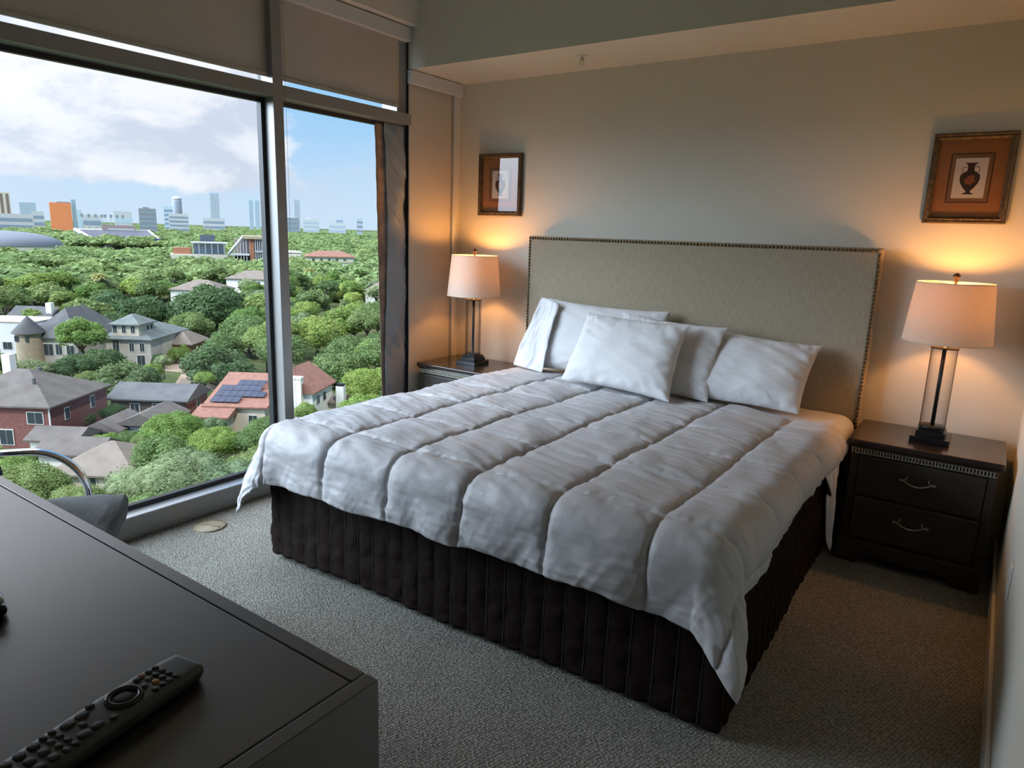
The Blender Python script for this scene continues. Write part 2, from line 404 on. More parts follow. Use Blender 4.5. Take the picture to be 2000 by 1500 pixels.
# sprinkler, outlet, floor cover
r = empty('fire_sprinkler', (1.12, -0.31, 2.412), 0, 'small white pendant fire sprinkler under the soffit above the headboard', 'sprinkler')
MB().lathe([(0.0, 0), (0.030, 0), (0.030, -0.003), (0.022, -0.006), (0.0, -0.006)], n=24, cap=False).build('escutcheon', M_val, r)
b = MB().lathe([(0.010, -0.005), (0.010, -0.02), (0.007, -0.024), (0.0, -0.024)], n=14, cap=False)
b.tube([(0.009, 0, -0.02), (0.013, 0, -0.032), (0.004, 0, -0.046)], 0.0018, 6).tube([(-0.009, 0, -0.02), (-0.013, 0, -0.032), (-0.004, 0, -0.046)], 0.0018, 6)
b.build('sprinkler_body', M_silver, r)
b = MB()
for k in range(10):
    a = 2 * pi * k / 10; Mx = Matrix.Rotation(a, 4, 'Z'); b.box(0.006, 0.018, -0.003, 0.003, -0.050, -0.048, Mx)
b.lathe([(0.0, -0.047), (0.008, -0.047), (0.008, -0.051), (0.0, -0.051)], n=14, cap=False)
b.build('deflector', M_val, r)
r = empty('wall_outlet', (W, -1.22, 0.40), 0, 'white wall outlet plate low on the right wall', 'outlet')
MB().box(-0.006, 0, -0.036, 0.036, -0.058, 0.058).build('cover_plate', mat('plate_white', (0.72, 0.71, 0.68), 0.4), r, bevel=0.002)
for dz in (-0.024, 0.024): MB().box(-0.009, -0.005, -0.017, 0.017, dz - 0.014, dz + 0.014).build('socket', mat('socket_white', (0.62, 0.61, 0.58), 0.4), r, bevel=0.003)
r = empty('floor_outlet_cover', (0.188, -2.09, 0.0), 0, 'round beige floor cover set in the carpet by the window sill', 'floor cover')
MB().lathe([(0.0, 0.004), (0.066, 0.004), (0.070, 0.001), (0.070, 0.0)], n=40, cap=False).build('cover_disc', mat('beige_cover', (0.27, 0.215, 0.13), 0.7, var=(0.31, 0.27, 0.20), vscale=20), r)
MB().lathe([(0.067, 0.006), (0.073, 0.006), (0.073, 0.0)], n=40, cap=False).build('rim', mat('cover_rim', (0.24, 0.20, 0.13), 0.6), r)
MB().tube([(-0.045, -0.02, 0.005), (-0.02, 0.004, 0.006), (0.01, 0.008, 0.006), (0.05, 0.022, 0.005)], 0.0022, 6).build('pull_slot', MATS['cover_rim'], r)

# ------------------------------------------------------------------ bed
ZT = 0.625
BL, BR, BFL, BFR = 0.69, 2.675, -2.10, -2.015
def foot_y(x): return BFL + (BFR - BFL) * (x - BL) / (BR - BL)
bed = empty('king_bed', (0, 0, 0), 0, 'king bed with tall beige linen headboard and dark brown quilted skirt', 'bed')
HX0, HX1, HZ = 0.671, 2.701, 1.439
hb = MB().box(HX0, HX1, -0.10, -0.035, 0.22, HZ).build('headboard', M_linen, bed, bevel=0.012, seg=4)
def nails():
    b = MB(); R = 0.0088
    pts = []
    x = HX0 + 0.014
    while x < HX1 - 0.01: pts.append((x, HZ - 0.014)); x += 0.0193
    z = HZ - 0.033
    while z > 0.5: pts.append((HX0 + 0.014, z)); pts.append((HX1 - 0.014, z)); z -= 0.0193
    prof = [(1.0, 0.0), (0.9, 0.35), (0.6, 0.7), (0.0, 0.85)]
    for x, z in pts:
        n = 10; vs_ = []; fs_ = []
        for r_, h in prof[:-1]:
            for k in range(n): a = 2 * pi * k / n; vs_.append((x + R * r_ * cos(a), -0.1005 - R * h, z + R * r_ * sin(a)))
        vs_.append((x, -0.1005 - R * 0.85, z))
        for i in range(2):
            for k in range(n): fs_.append((i * n + k, i * n + (k + 1) % n, (i + 1) * n + (k + 1) % n, (i + 1) * n + k))
        for k in range(n): fs_.append((2 * n + k, 2 * n + (k + 1) % n, 3 * n))
        b.add(vs_, fs_, True)
    return b
nails().build('nailhead_trim', M_nail, hb)
MB().box(HX0 + 0.05, HX0 + 0.15, -0.075, -0.04, 0.0, 0.22).build('headboard_leg', M_black, bed)
MB().box(HX1 - 0.15, HX1 - 0.05, -0.075, -0.04, 0.0, 0.22).build('headboard_leg', M_black, bed)
def slab(dx, y1, z0, z1):
    b = MB(); P = [(BL + dx, BFL + dx + 0.02), (BR - dx, BFR + dx + 0.02), (BR - dx, y1), (BL + dx, y1)]
    b.add([(x, y, z0) for x, y in P] + [(x, y, z1) for x, y in P], [(3, 2, 1, 0), (4, 5, 6, 7), (0, 1, 5, 4), (1, 2, 6, 5), (2, 3, 7, 6), (3, 0, 4, 7)])
    return b
slab(0.03, -0.105, 0.04, 0.33).build('box_spring', mat('box_spring_cloth', (0.1, 0.09, 0.08), 0.9), bed, bevel=0.02)
slab(0.035, -0.105, 0.332, ZT - 0.03).build('mattress', M_sheet, bed, bevel=0.04, seg=4)
# skirt: a channel-quilted band round three sides
def skirt():
    path = []
    def seg(a, b, n): path.extend([(a[0] + (b[0] - a[0]) * i / n, a[1] + (b[1] - a[1]) * i / n) for i in range(n)])
    A = (BL, -0.14); B = (BL, BFL); C_ = (BR + 0.012, BFR); D = (BR - 0.02, -0.14)
    seg(A, B, 240); seg(B, C_, 330); seg(C_, D, 240); path.append(D)
    # arc length + outward normals
    P = [Vector((x, y, 0)) for x, y in path]; S = [0]
    for i in range(1, len(P)): S.append(S[-1] + (P[i] - P[i - 1]).length)
    nrm = []
    for i in range(len(P)):
        t = (P[min(i + 5, len(P) - 1)] - P[max(i - 5, 0)]).normalized(); nrm.append(Vector((t.y, -t.x, 0)) * 1.0)
    vs_ = []; NV = 42; n = len(P)
    for j in range(NV):
        v = j / (NV - 1)
        for i in range(n):
            s = S[i]; ch = 0.078
            puff = abs(sin(pi * s / ch)) ** 0.5 * 0.0065
            crease = nz(s * 9, v * 9, 2.2) * 0.007 + nz(s * 20 + v * 9, v * 20 - s * 5, 5) * 0.0045
            seam = min(1, abs(sin(pi * s / ch)) * 2.2)
            off = puff + crease * (0.4 + 0.6 * seam) + 0.012 * nz(s * 1.3, v * 0.6, 9) + 0.014 * (1 - v) * (0.4 + nz(s * 2.1, 3))
            p = P[i] + nrm[i] * (off - 0.004)
            hem = 0.016 + 0.018 * (0.5 + 0.5 * nz(s * 1.9, 7.7)) + 0.006 * (1 - abs(sin(pi * s / ch)))
            vs_.append((p.x, p.y, hem + (0.535 - hem) * v))
    fs_ = [(j * n + i, j * n + i + 1, (j + 1) * n + i + 1, (j + 1) * n + i) for j in range(NV - 1) for i in range(n - 1)]
    b = MB(); b.add(vs_, fs_, True); o = b.build('bed_skirt', M_skirt, bed)
    m = o.modifiers.new('s', 'SOLIDIFY'); m.thickness = 0.012; m.offset = -1
    ST = MB()
    for k in range(1, int(S[-1] / 0.078)):
        s = k * 0.078; i = min(range(len(S)), key=lambda q: abs(S[q] - s))
        ST.tube([Vector(vs_[j * n + i]) + nrm[i] * 0.0022 for j in range(0, NV, 3)], 0.0011, 5, cap=False)
    ST.build('stitching', mat('skirt_thread', (0.06, 0.045, 0.036), 0.8), o)
skirt()

# draped cloth over the mattress: closest-point drape with rounded edges
def drape(a, b, x0, x1, yf, r, zt, puff, flare, wav):
    ax = min(max(a, x0), x1); by = max(b, yf)
    dx, dy = a - ax, b - by; Lh = sqrt(dx * dx + dy * dy)
    if Lh < 1e-9: return Vector((a, b, zt + puff))
    n = Vector((dx / Lh, dy / Lh, 0)); q = r * pi / 2
    if Lh < q:
        th = Lh / r; out = r * sin(th); dn = r * (1 - cos(th)); N_ = n * sin(th) + Vector((0, 0, cos(th)))
    else:
        e = Lh - q; th = pi / 2; out = r + flare * e + wav * min(1, e / 0.10); dn = r + e * sqrt(max(0.1, 1 - flare * flare)); N_ = n
    return Vector((ax, by, zt)) + n * out - Vector((0, 0, dn)) + N_ * puff
SA = [0.40, 0.745, 1.105, 1.44, 1.775, 2.115, 2.455, 2.80]
SB = [-2.36, -1.985, -1.635, -1.285, -0.935, -0.585, -0.235]
def seamd(t, S): return min(abs(t - s) for s in S)
def comforter():
    x0, x1, r = 0.775, 2.605, 0.095
    NU, NV = 420, 400
    def fn(u, v):
        # flat-cloth coordinates; the hem lines vary along each edge
        yfl = foot_y(min(max(0.5 + 2.3 * u, BL), BR)) + 0.035
        OF = 0.292 + 0.035 * (1 - ss(0.0, 0.2, u)) + 0.05 * ss(0.72, 1.0, u) + 0.005 * sin(u * 40)
        yh = -0.23 - 0.23 * ss(0.45, 0.9, u)
        b = (yfl - OF) + (yh - yfl + OF) * v
        OL = 0.31 + 0.04 * (1 - ss(0, 0.3, v)) - 0.10 * ss(0.55, 1.0, v)
        OR = 0.17 + 0.14 * (1 - ss(0.0, 0.5, v)) + 0.006 * sin(v * 30)
        a = (x0 - OL) + (x1 + OR - x0 + OL) * u
        wa = a + 0.007 * nz(b * 4, a * 2, 1); wb = b + 0.010 * nz(a * 4, b * 2, 3)
        da, db = seamd(wa, SA), seamd(wb, SB)
        hang_f = max(0, yfl - b - 0.10); hang_s = max(0, x0 - a - 0.1, a - x1 - 0.1)
        h = max(hang_f, hang_s); t = a if hang_f >= hang_s else b
        def pro(d): return 0.55 * (1 - math.exp(-d / 0.011)) + 0.45 * (1 - math.exp(-d / 0.055))
        edge = min(1.0, min(u, 1 - u) / 0.02, v / 0.02) ** 0.5
        pf = 0.021 * pro(da) * (0.35 + 0.65 * pro(db)) * (0.35 + 0.65 * edge)
        pf -= 0.005 * math.exp(-min(da, db) / 0.007)
        wr = 0.012 * nz(a * 3.0, b * 2.6, 8) + 0.006 * nz(a * 8 + b * 5, b * 9, 4) + 0.0045 * nz(a * 5 + b * 3, b * 26 + a * 8, 6)
        ps = math.exp(-min(da, db) / 0.028)
        wr += ps * (0.005 * nz(a * 34, b * 30, 2) + 0.003 * nz(a * 60, b * 60, 5)) + 0.0022 * nz(a * 16, b * 55, 7)
        q1, q2 = t * 0.86 + h * 0.5, h * 0.86 - t * 0.5; q3, q4 = t * 0.8 - h * 0.6, h * 0.8 + t * 0.6
        wr += h * (0.050 * nz(q1 * 9, q2 * 4, 3.3) + 0.040 * nz(q3 * 17, q4 * 6, 1.3) + 0.028 * (0.5 - abs(nz(q1 * 24 + 3, q4 * 7, 8))))
        wr += 0.0035 * (0.5 - abs(nz(q3 * 13 + b * 3, q2 * 5 + b * 2, 5.5)))
        wav = 0.012 * sin(t * 11 + 1.3) + 0.005 * sin(t * 27)
        ax, by = min(max(a, x0), x1), max(b, yfl); dx, dy = a - ax, b - by; Lh = sqrt(dx * dx + dy * dy) + 1e-9
        s2 = abs(2 * dx * dy) / Lh ** 2
        left = 0.06 + 0.16 * (1 - ss(0.0, 0.35, v)) if a < x0 else 0.06
        flare = left * (abs(dx) / Lh) ** 2 + 0.07 * (dy / Lh) ** 2 + (0.34 if a > 1.5 else 0.24) * s2
        sag = -0.012 * ss(-0.9, -0.3, b)
        return drape(a, b, x0, x1, yfl, r, ZT + sag, pf + wr, flare, wav)
    v, f = grid(fn, NU, NV)
    b = MB(); b.add(v, f, True)
    o = b.build('comforter', M_comf)
    m = o.modifiers.new('s', 'SOLIDIFY'); m.thickness = 0.006; m.offset = -1
    tag(o, 'white box-quilted comforter spread over the bed and hanging over its foot', 'comforter')
comforter()
def sheet():
    x0, x1, r = 0.77, 2.615, 0.075
    def fn(u, v):
        b = -0.95 + 0.83 * v
        tip = math.exp(-((b + 0.60) / 0.12) ** 2)
        OR = 0.14 + 0.44 * tip * (0.75 + 0.25 * sin(b * 40)) ; OL = 0.20
        a = (x0 - OL) + (x1 + OR - x0 + OL) * u
        h = max(0, a - x1 - 0.1)
        b2 = b + (-0.60 - b) * min(1, h / 0.5) * 0.55
        pf = 0.006 * nz(a * 5, b * 6, 2) + 0.003 * nz(a * 14, b * 16, 5) + h * 0.12 * nz(b * 16, 1.5)
        return drape(a, b2, x0, x1, -5, r, ZT - 0.012, pf, 0.02, 0.008 * sin(b * 50))
    v, f = grid(fn, 200, 70)
    b = MB(); b.add(v, f, True); o = b.build('bed_sheet', M_sheet)
    m = o.modifiers.new('s', 'SOLIDIFY'); m.thickness = 0.003; m.offset = -1
    tag(o, 'plain white bed sheet at the pillows with a corner hanging by the right nightstand', 'sheet')
sheet()

# pillows: corners are (bottom-left, bottom-right, top-right, top-left) in world space
def pillow(bl, br, tr, tl, th, seed, label, flap=None, pinch=0.07, sagtop=0.0):
    bl, br, tr, tl = map(Vector, (bl, br, tr, tl))
    c = (bl + br + tr + tl) / 4
    nrm = ((br - bl).cross(tl - bl)).normalized()
    if nrm.y > 0: nrm = -nrm
    ctr = Vector((c.x, c.y, min(bl.z, br.z)))
    NU, NV = 90, 66
    vs_ = []; fs_ = []
    def P(u, v, side):
        U_, V_ = 2 * u - 1, 2 * v - 1
        pu = U_ * (1 - pinch * (1 - V_ * V_) * 0.8); pv = V_ * (1 - pinch * (1 - U_ * U_))
        s, t = (pu + 1) / 2, (pv + 1) / 2
        p = (bl * (1 - s) + br * s) * (1 - t) + (tl * (1 - s) + tr * s) * t
        prof = max(0, (1 - abs(U_) ** 3.0)) ** 0.55 * max(0, (1 - abs(V_) ** 2.6)) ** 0.6
        edge = 1 - prof
        w = 0.009 * nz(U_ * 2.2 + seed, V_ * 2.2, side) + edge * 0.012 * nz(U_ * 6 + seed, V_ * 6, 3) + 0.004 * nz(U_ * 3 + V_ * 5, V_ * 2 + seed, 7)
        w += 0.0015 * nz(U_ * 7 + V_ * 4 + seed, V_ * 8 - U_ * 3, 9)
        cr_ = ss(0.55, 0.95, abs(U_)); w += 0.011 * cr_ * (0.4 - abs(nz(math.atan2(V_, 1.35 - abs(U_)) * 4 + seed, U_ * 1.5, side))) + 0.006 * ss(0.5, 0.95, abs(V_)) * (0.35 - abs(nz(U_ * 9 + V_ * 3, V_ + seed, 2)))
        k = (th / 2 * prof * (1.0 - 0.25 * V_ * 0.6) + w * min(1, prof * 3 + 0.15))
        p = p + nrm * side * k
        p.z -= sagtop * (1 - U_ * U_) * ss(0.2, 1, v)
        return p
    for side in (1, -1):
        o = len(vs_)
        for j in range(NV):
            for i in range(NU): vs_.append(P(i / (NU - 1), j / (NV - 1), side))
        for j in range(NV - 1):
            for i in range(NU - 1):
                q = (o + j * NU + i, o + j * NU + i + 1, o + (j + 1) * NU + i + 1, o + (j + 1) * NU + i)
                fs_.append(q if side == 1 else q[::-1])
    me = bpy.data.meshes.new('pillow'); bm = bmesh.new()
    bv = [bm.verts.new(p) for p in vs_]
    for f in fs_: bm.faces.new([bv[i] for i in f])
    bmesh.ops.remove_doubles(bm, verts=bm.verts, dist=0.0005)
    for f in bm.faces: f.smooth = True
    bm.to_mesh(me); bm.free(); me.materials.append(M_white)
    o = bpy.data.objects.new('pillow', me); COL.objects.link(o)
    tag(o, label, 'pillow', 'white pillows leaning on the headboard')
    if flap:
        P0, P1, P2, P3 = [Vector(q) for q in flap]
        def fl(u, v):
            p = (P0 * (1 - u) + P1 * u) * (1 - v) + (P3 * (1 - u) + P2 * u) * v
            return p + nrm * (0.014 * sin(u * pi * 1.5 + v * 5) + 0.02 * nz(u * 4, v * 3, seed) + 0.008 * nz(u * 12, v * 9, seed))
        v, f = grid(fl, 26, 40); b = MB(); b.add(v, f, True); q = b.build('pillowcase_opening', M_white, o)
        q.modifiers.new('s', 'SOLIDIFY').thickness = 0.004
    return o
zb = ZT + 0.015
pillow((0.80, -0.30, zb), (1.70, -0.27, zb), (1.69, -0.175, 1.05), (0.90, -0.185, 1.065), 0.15, 1.0,
       'large white pillow upright at the left, rear side against the headboard',
       flap=((0.745, -0.33, zb + 0.005), (0.99, -0.395, zb + 0.0), (1.02, -0.262, 1.045), (0.835, -0.18, 1.07)))
pillow((1.93, -0.42, zb), (2.475, -0.40, zb), (2.50, -0.185, 0.955), (1.95, -0.18, 0.985), 0.15, 4.0,
       'white pillow at the right end of the row, leaning on the headboard', sagtop=0.0)
pillow((1.42, -0.44, zb), (2.045, -0.46, zb), (2.045, -0.26, 1.005), (1.44, -0.25, 1.03), 0.09, 7.0,
       'white pillow directly behind the front centre pillow, its right edge showing')
pillow((1.215, -0.535, zb + 0.01), (1.895, -0.60, zb), (1.885, -0.375, 1.015), (1.275, -0.365, 1.025), 0.15, 11.0,
       'front centre white pillow in front of the others with pleat creases')

# ------------------------------------------------------------------ nightstands
def nightstand(x0, x1, label):
    t = empty('nightstand', (x0, -0.03, 0), 0, label, 'nightstand', 'matching espresso nightstands beside the bed')
    w = x1 - x0; d = 0.4476
    MB().box(0.0, w, -d, 0, 0.561, 0.589).box(0.008, w - 0.008, -d + 0.008, 0, 0.548, 0.562).build('top', M_espresso, t, bevel=0.007, seg=3)
    b = MB().box(0.022, w - 0.022, -d + 0.03, -0.005, 0.07, 0.55)
    b.build('body', M_drawer, t, bevel=0.003)
    for xx in (0.022, w - 0.052): MB().box(xx, xx + 0.03, -d + 0.018, -d + 0.04, 0.0, 0.525).build('corner_post', M_drawer, t, bevel=0.003)
    # silver dentil band
    b = MB().box(0.02, w - 0.02, -d + 0.014, -d + 0.03, 0.545, 0.549).box(0.02, w - 0.02, -d + 0.014, -d + 0.03, 0.524, 0.528)
    x = 0.024
    while x < w - 0.028:
        b.box(x, x + 0.006, -d + 0.012, -d + 0.03, 0.528, 0.545); x += 0.0125
    b.build('dentil_moulding', M_silver, t)
    for z0, z1 in ((0.332, 0.516), (0.128, 0.322)):
        dr = MB().box(0.055, w - 0.055, -d + 0.012, -d + 0.035, z0, z1).build('drawer', M_drawer, t, bevel=0.007, seg=3)
        cx = w / 2; zc = (z0 + z1) / 2 + 0.018; y = -d - 0.008
        pts = []
        for k in range(25):
            s = k / 24 * 2 - 1; pts.append((cx + 0.056 * s, y - 0.006 * (1 - s * s), zc - 0.020 * (1 - s * s) + 0.004))
        b = MB().tube(pts, [0.0022 + 0.0022 * (1 - abs(k / 12 - 1)) for k in range(25)], 8)
        for sg in (-1, 1):
            b.tube([(cx + sg * 0.056, y, zc + 0.004), (cx + sg * 0.066, y, zc + 0.008), (cx + sg * 0.070, y, zc + 0.001), (cx + sg * 0.060, y, zc - 0.003), (cx + sg * 0.048, y, zc + 0.006), (cx + sg * 0.042, y, zc + 0.014)], 0.0019, 8)
            b.tube([(cx + sg * 0.042, y, zc + 0.014), (cx + sg * 0.042, -d + 0.013, zc + 0.014)], 0.0024, 8)
        b.build('handle', M_silver, dr)
    # shaped apron with bracket feet
    P = [(0.014, 0), (0.10, 0), (0.115, 0.02), (0.14, 0.042), (w / 2 - 0.1, 0.05), (w / 2, 0.036), (w / 2 + 0.1, 0.05), (w - 0.14, 0.042), (w - 0.115, 0.02), (w - 0.10, 0), (w - 0.014, 0), (w - 0.014, 0.112), (0.014, 0.112)]
    MB().prism(P, Matrix(((1, 0, 0, 0), (0, 0, 1, -d + 0.006), (0, 1, 0, 0), (0, 0, 0, 1))), 0.03).build('apron', M_drawer, t, bevel=0.004)
    for xx in (0.018, w - 0.048):
        MB().box(xx, xx + 0.03, -0.06, -0.01, 0.0, 0.08).build('foot', M_drawer, t)
    return t
ns1 = nightstand(2.712, 3.31, 'dark nightstand right of the bed with two silver-handled drawers in view')
ns2 = copy_tree(ns1); ns2.location = (0.058, -0.03, 0); ns2['label'] = 'dark nightstand left of the bed by the lowered shade, mostly hidden by the comforter'

# ------------------------------------------------------------------ lamps
M_lshade = mat('linen_lampshade', (0.80, 0.70, 0.58), 0.9, spec=0.1, bump=(260, 0.3, 0.001, 'noise'), stretch=(1, 1, 4), translucent=0.20, var=(0.74, 0.64, 0.52), vscale=140)
M_tube = glass_mat('lamp_glass', (0.93, 0.93, 0.93), 1.0, edge=(0.25, 0.22, 0.2))
M_bulb = emit_mat('warm_bulb', (1.0, 0.43, 0.11), 270)
def lamp(x, y, label):
    t = empty('table_lamp', (x, y, 0.589), 0, label, 'lamp', 'matching glass column table lamps')
    MB().box(-0.078, 0.078, -0.078, 0.078, 0, 0.024).box(-0.058, 0.058, -0.058, 0.058, 0.024, 0.048).box(-0.05, 0.05, -0.05, 0.05, 0.048, 0.062).build('base', M_black, t, bevel=0.002)
    MB().lathe([(0.0, 0.061), (0.054, 0.061), (0.054, 0.070), (0.0, 0.070)], n=32, cap=False).build('lower_collar', M_black, t)
    b = MB().lathe([(0.0525, 0.068), (0.0525, 0.425)], n=48, cap=False)
    b.build('glass_column', M_tube, t)
    b = MB()
    for k in range(2):
        a = k * pi; MB().tube([(0.0505 * cos(a), 0.0505 * sin(a), 0.068), (0.0505 * cos(a), 0.0505 * sin(a), 0.425)], 0.0019, 8).build('side_rod', M_black, t)
    MB().tube([(0, 0, 0.068), (0, 0, 0.45)], 0.0085, 14).build('stem', M_black, t)
    MB().lathe([(0.0, 0.424), (0.056, 0.424), (0.056, 0.431), (0.02, 0.433), (0.014, 0.46), (0.0, 0.46)], n=32, cap=False).build('upper_collar', M_black, t)
    sh = MB().lathe([(0.176, 0.452), (0.1755, 0.455), (0.150, 0.712), (0.1495, 0.715)], n=72, cap=False).build('lamp_shade', M_lshade, t)
    sh.modifiers.new('s', 'SOLIDIFY').thickness = 0.0016
    for rr, z in ((0.1765, 0.454), (0.150, 0.713)):
        MB().tube([(rr * cos(k * pi / 36), rr * sin(k * pi / 36), z) for k in range(73)], 0.0022, 6, cap=False).build('rim_trim', mat('shade_trim', (0.66, 0.58, 0.48), 0.8), sh)
    b = MB()
    for k in range(3):
        a = k * 2 * pi / 3 + 0.4; b.tube([(0, 0, 0.705), (0.149 * cos(a), 0.149 * sin(a), 0.712)], 0.0016, 6)
    b.tube([(0.032, 0, 0.47), (0.045, 0, 0.56), (0.035, 0, 0.66), (0.0, 0, 0.704)], 0.0016, 6).tube([(-0.032, 0, 0.47), (-0.045, 0, 0.56), (-0.035, 0, 0.66), (0.0, 0, 0.704)], 0.0016, 6).tube([(-0.032, 0, 0.47), (0.032, 0, 0.47)], 0.0016, 6)
    b.build('harp', M_silver, t)
    MB().lathe([(0.0, 0.702), (0.007, 0.704), (0.005, 0.716), (0.011, 0.720), (0.006, 0.726), (0.015, 0.736), (0.014, 0.748), (0.006, 0.755), (0.0, 0.756)], n=18, cap=False).build('finial', mat('finial_bronze', (0.05, 0.03, 0.02), 0.35, 0.5), t)
    MB().lathe([(0.0, 0.46), (0.014, 0.46), (0.014, 0.590), (0.0, 0.590)], n=18, cap=False).build('bulb_socket', M_black, t)
    MB().lathe([(0.0, 0.590), (0.013, 0.593), (0.022, 0.612), (0.029, 0.637), (0.027, 0.657), (0.016, 0.672), (0.0, 0.676)], n=20, cap=False).build('bulb', M_bulb, t)
    return t
l1 = lamp(3.020, -0.25, 'lit table lamp with pale linen shade on the right nightstand')
l2 = copy_tree(l1); l2.location.x = 0.357; l2['label'] = 'lit table lamp with pale linen shade on the left nightstand by the window'

# ------------------------------------------------------------------ pictures
def vase_profile():
    return [(0.30, 0.0), (0.30, 0.03), (0.14, 0.06), (0.12, 0.10), (0.30, 0.20), (0.50, 0.36), (0.57, 0.50), (0.54, 0.62), (0.36, 0.70), (0.20, 0.745), (0.18, 0.86), (0.21, 0.93), (0.36, 0.99), (0.36, 1.0)]
def picture(x0, x1, z0, z1, label, blue):
    t = empty('framed_picture', ((x0 + x1) / 2, 0, z0), 0, label, 'picture', 'framed vase prints beside the headboard')
    w = x1 - x0; h = z1 - z0; fw = 0.030
    b = MB()
    prof = [(0, 0), (0.0, -0.020), (0.006, -0.027), (0.014, -0.024), (0.020, -0.026), (0.026, -0.018), (0.030, -0.012), (0.030, 0)]
    cor = [(-w / 2, 0), (w / 2, 0), (w / 2, h), (-w / 2, h)]; vs_ = []
    for cx, cz in cor:
        sx = 1 if cx < 0 else -1; sz = 1 if cz == 0 else -1
        for o, dpt in prof: vs_.append((cx + sx * o, dpt - 0.001, cz + sz * o))
    n = len(prof); fs_ = [(c * n + i, c * n + i + 1, ((c + 1) % 4) * n + i + 1, ((c + 1) % 4) * n + i) for c in range(4) for i in range(n - 1)]
    b.add(vs_, fs_, False)
    b.build('frame', mat('carved_gilt_frame', (0.13, 0.085, 0.040), 0.4, 0.35, var=(0.05, 0.032, 0.018), vscale=60, bump=(110, 0.9, 0.006, 'noise')), t)
    MB().box(-w / 2 + fw - 0.002, w / 2 - fw + 0.002, -0.006, -0.001, fw - 0.002, h - fw + 0.002).build('mat_board', mat('ochre_mat', (0.30, 0.125, 0.040), 0.8, var=(0.27, 0.11, 0.035), vscale=9), t)
    cx = 0.0; pw, ph = 0.125, 0.175; zc = h / 2 + 0.002
    def ring(hw, hh, th, name, m, y):
        MB().box(-hw, hw, y - 0.001, y, zc - hh, zc - hh + th).box(-hw, hw, y - 0.001, y, zc + hh - th, zc + hh).box(-hw, -hw + th, y - 0.001, y, zc - hh + th, zc + hh - th).box(hw - th, hw, y - 0.001, y, zc - hh + th, zc + hh - th).build(name, m, t)
    ring(pw / 2 + 0.020, ph / 2 + 0.020, 0.0035, 'border_line', mat('border_black', (0.015, 0.01, 0.01), 0.7), -0.006)
    MB().box(-pw / 2 - 0.0165, pw / 2 + 0.0165, -0.0066, -0.006, zc - ph / 2 - 0.0165, zc + ph / 2 + 0.0165).build('inner_mat', mat('inner_mat', (0.19, 0.095, 0.045), 0.8), t)
    pr = MB().box(-pw / 2, pw / 2, -0.0076, -0.0066, zc - ph / 2, zc + ph / 2).build('print_paper', mat('print_paper', (0.62, 0.57, 0.53), 0.8), t)
    dark = mat('vase_blue', (0.14, 0.20, 0.24), 0.8, var=(0.22, 0.28, 0.31), vscale=60) if blue else mat('vase_black', (0.018, 0.016, 0.022), 0.8, var=(0.06, 0.03, 0.022), vscale=60)
    H = 0.138; R_ = H * 0.5; P = vase_profile()
    zb_ = zc - H / 2 - 0.002
    poly = [(r_ * R_, zz * H + zb_) for r_, zz in P] + [(-r_ * R_, zz * H + zb_) for r_, zz in reversed(P)]
    Mx = Matrix(((1, 0, 0, 0), (0, 0, -1, -0.0076), (0, 1, 0, 0), (0, 0, 0, 1)))
    b = MB().prism(poly, Mx, 0.0006)
    for sg in (-1, 1):
        b.tube([(sg * 0.46 * R_, -0.0079, zb_ + 0.68 * H), (sg * 0.47 * R_, -0.0079, zb_ + 0.80 * H), (sg * 0.40 * R_, -0.0079, zb_ + 0.87 * H), (sg * 0.20 * R_, -0.0079, zb_ + 0.86 * H)], 0.0013, 6)
    b.build('vase_drawing', dark, pr)
    if not blue:
        terra = mat('vase_terracotta', (0.28, 0.09, 0.045), 0.8, var=(0.12, 0.04, 0.025), vscale=120)
        b = MB().prism([(-0.016, zb_ + 0.045), (0.006, zb_ + 0.042), (0.020, zb_ + 0.055), (0.017, zb_ + 0.078), (0.004, zb_ + 0.088), (-0.010, zb_ + 0.076), (-0.020, zb_ + 0.062)], Mx, 0.0009)
        b.build('vase_figure', terra, pr)
    MB().box(-w / 2 + fw - 0.004, w / 2 - fw + 0.004, -0.0125, -0.0105, fw - 0.004, h - fw + 0.004).build('glass', glass_mat('picture_glass', (0.96, 0.96, 0.96), 1.6), t)
    return t
pl = picture(0.212, 0.544, 1.562, 1.958, 'small ornate brown framed vase print above the left lamp, window reflected in its glass', False)
pl.rotation_euler.z = radians(4); pl.location.y = -0.0125
picture(2.834, 3.156, 1.562, 1.958, 'small ornate brown framed vase print with ochre mat above the right lamp', False)

# ------------------------------------------------------------------ dresser, remote, media box
DZ = 0.95
dr = empty('dresser', (1.15, -3.90, 0), 0, 'black-brown wooden dresser in the foreground with the remote on top', 'dresser')
DW, DD = 1.519, 0.530
M_desk = mat('dresser_wood', (0.007, 0.0055, 0.006), 0.36, spec=0.6, coat=1.0, var=(0.014, 0.011, 0.012), vscale=4, stretch=(1, 5, 5), bump=(60, 0.04, 0.001, 'noise'))
M_desk.node_tree.nodes['Principled BSDF'].inputs['IOR'].default_value = 1.8
M_desk.node_tree.nodes['Principled BSDF'].inputs['Coat Roughness'].default_value = 0.3
MB().box(0.022, DW - 0.022, 0, DD - 0.0225, DZ - 0.03, DZ).build('top_panel', M_desk, dr, bevel=0.0015)
MB().box(0, 0.0205, 0, DD, 0, DZ).build('side_panel', M_desk, dr, bevel=0.0015)
MB().box(DW - 0.0205, DW, 0, DD, 0, DZ).build('side_panel', M_desk, dr, bevel=0.0015)
MB().box(0.022, DW - 0.022, DD - 0.0205, DD, DZ - 0.16, DZ).build('front_rail', M_desk, dr, bevel=0.0015)
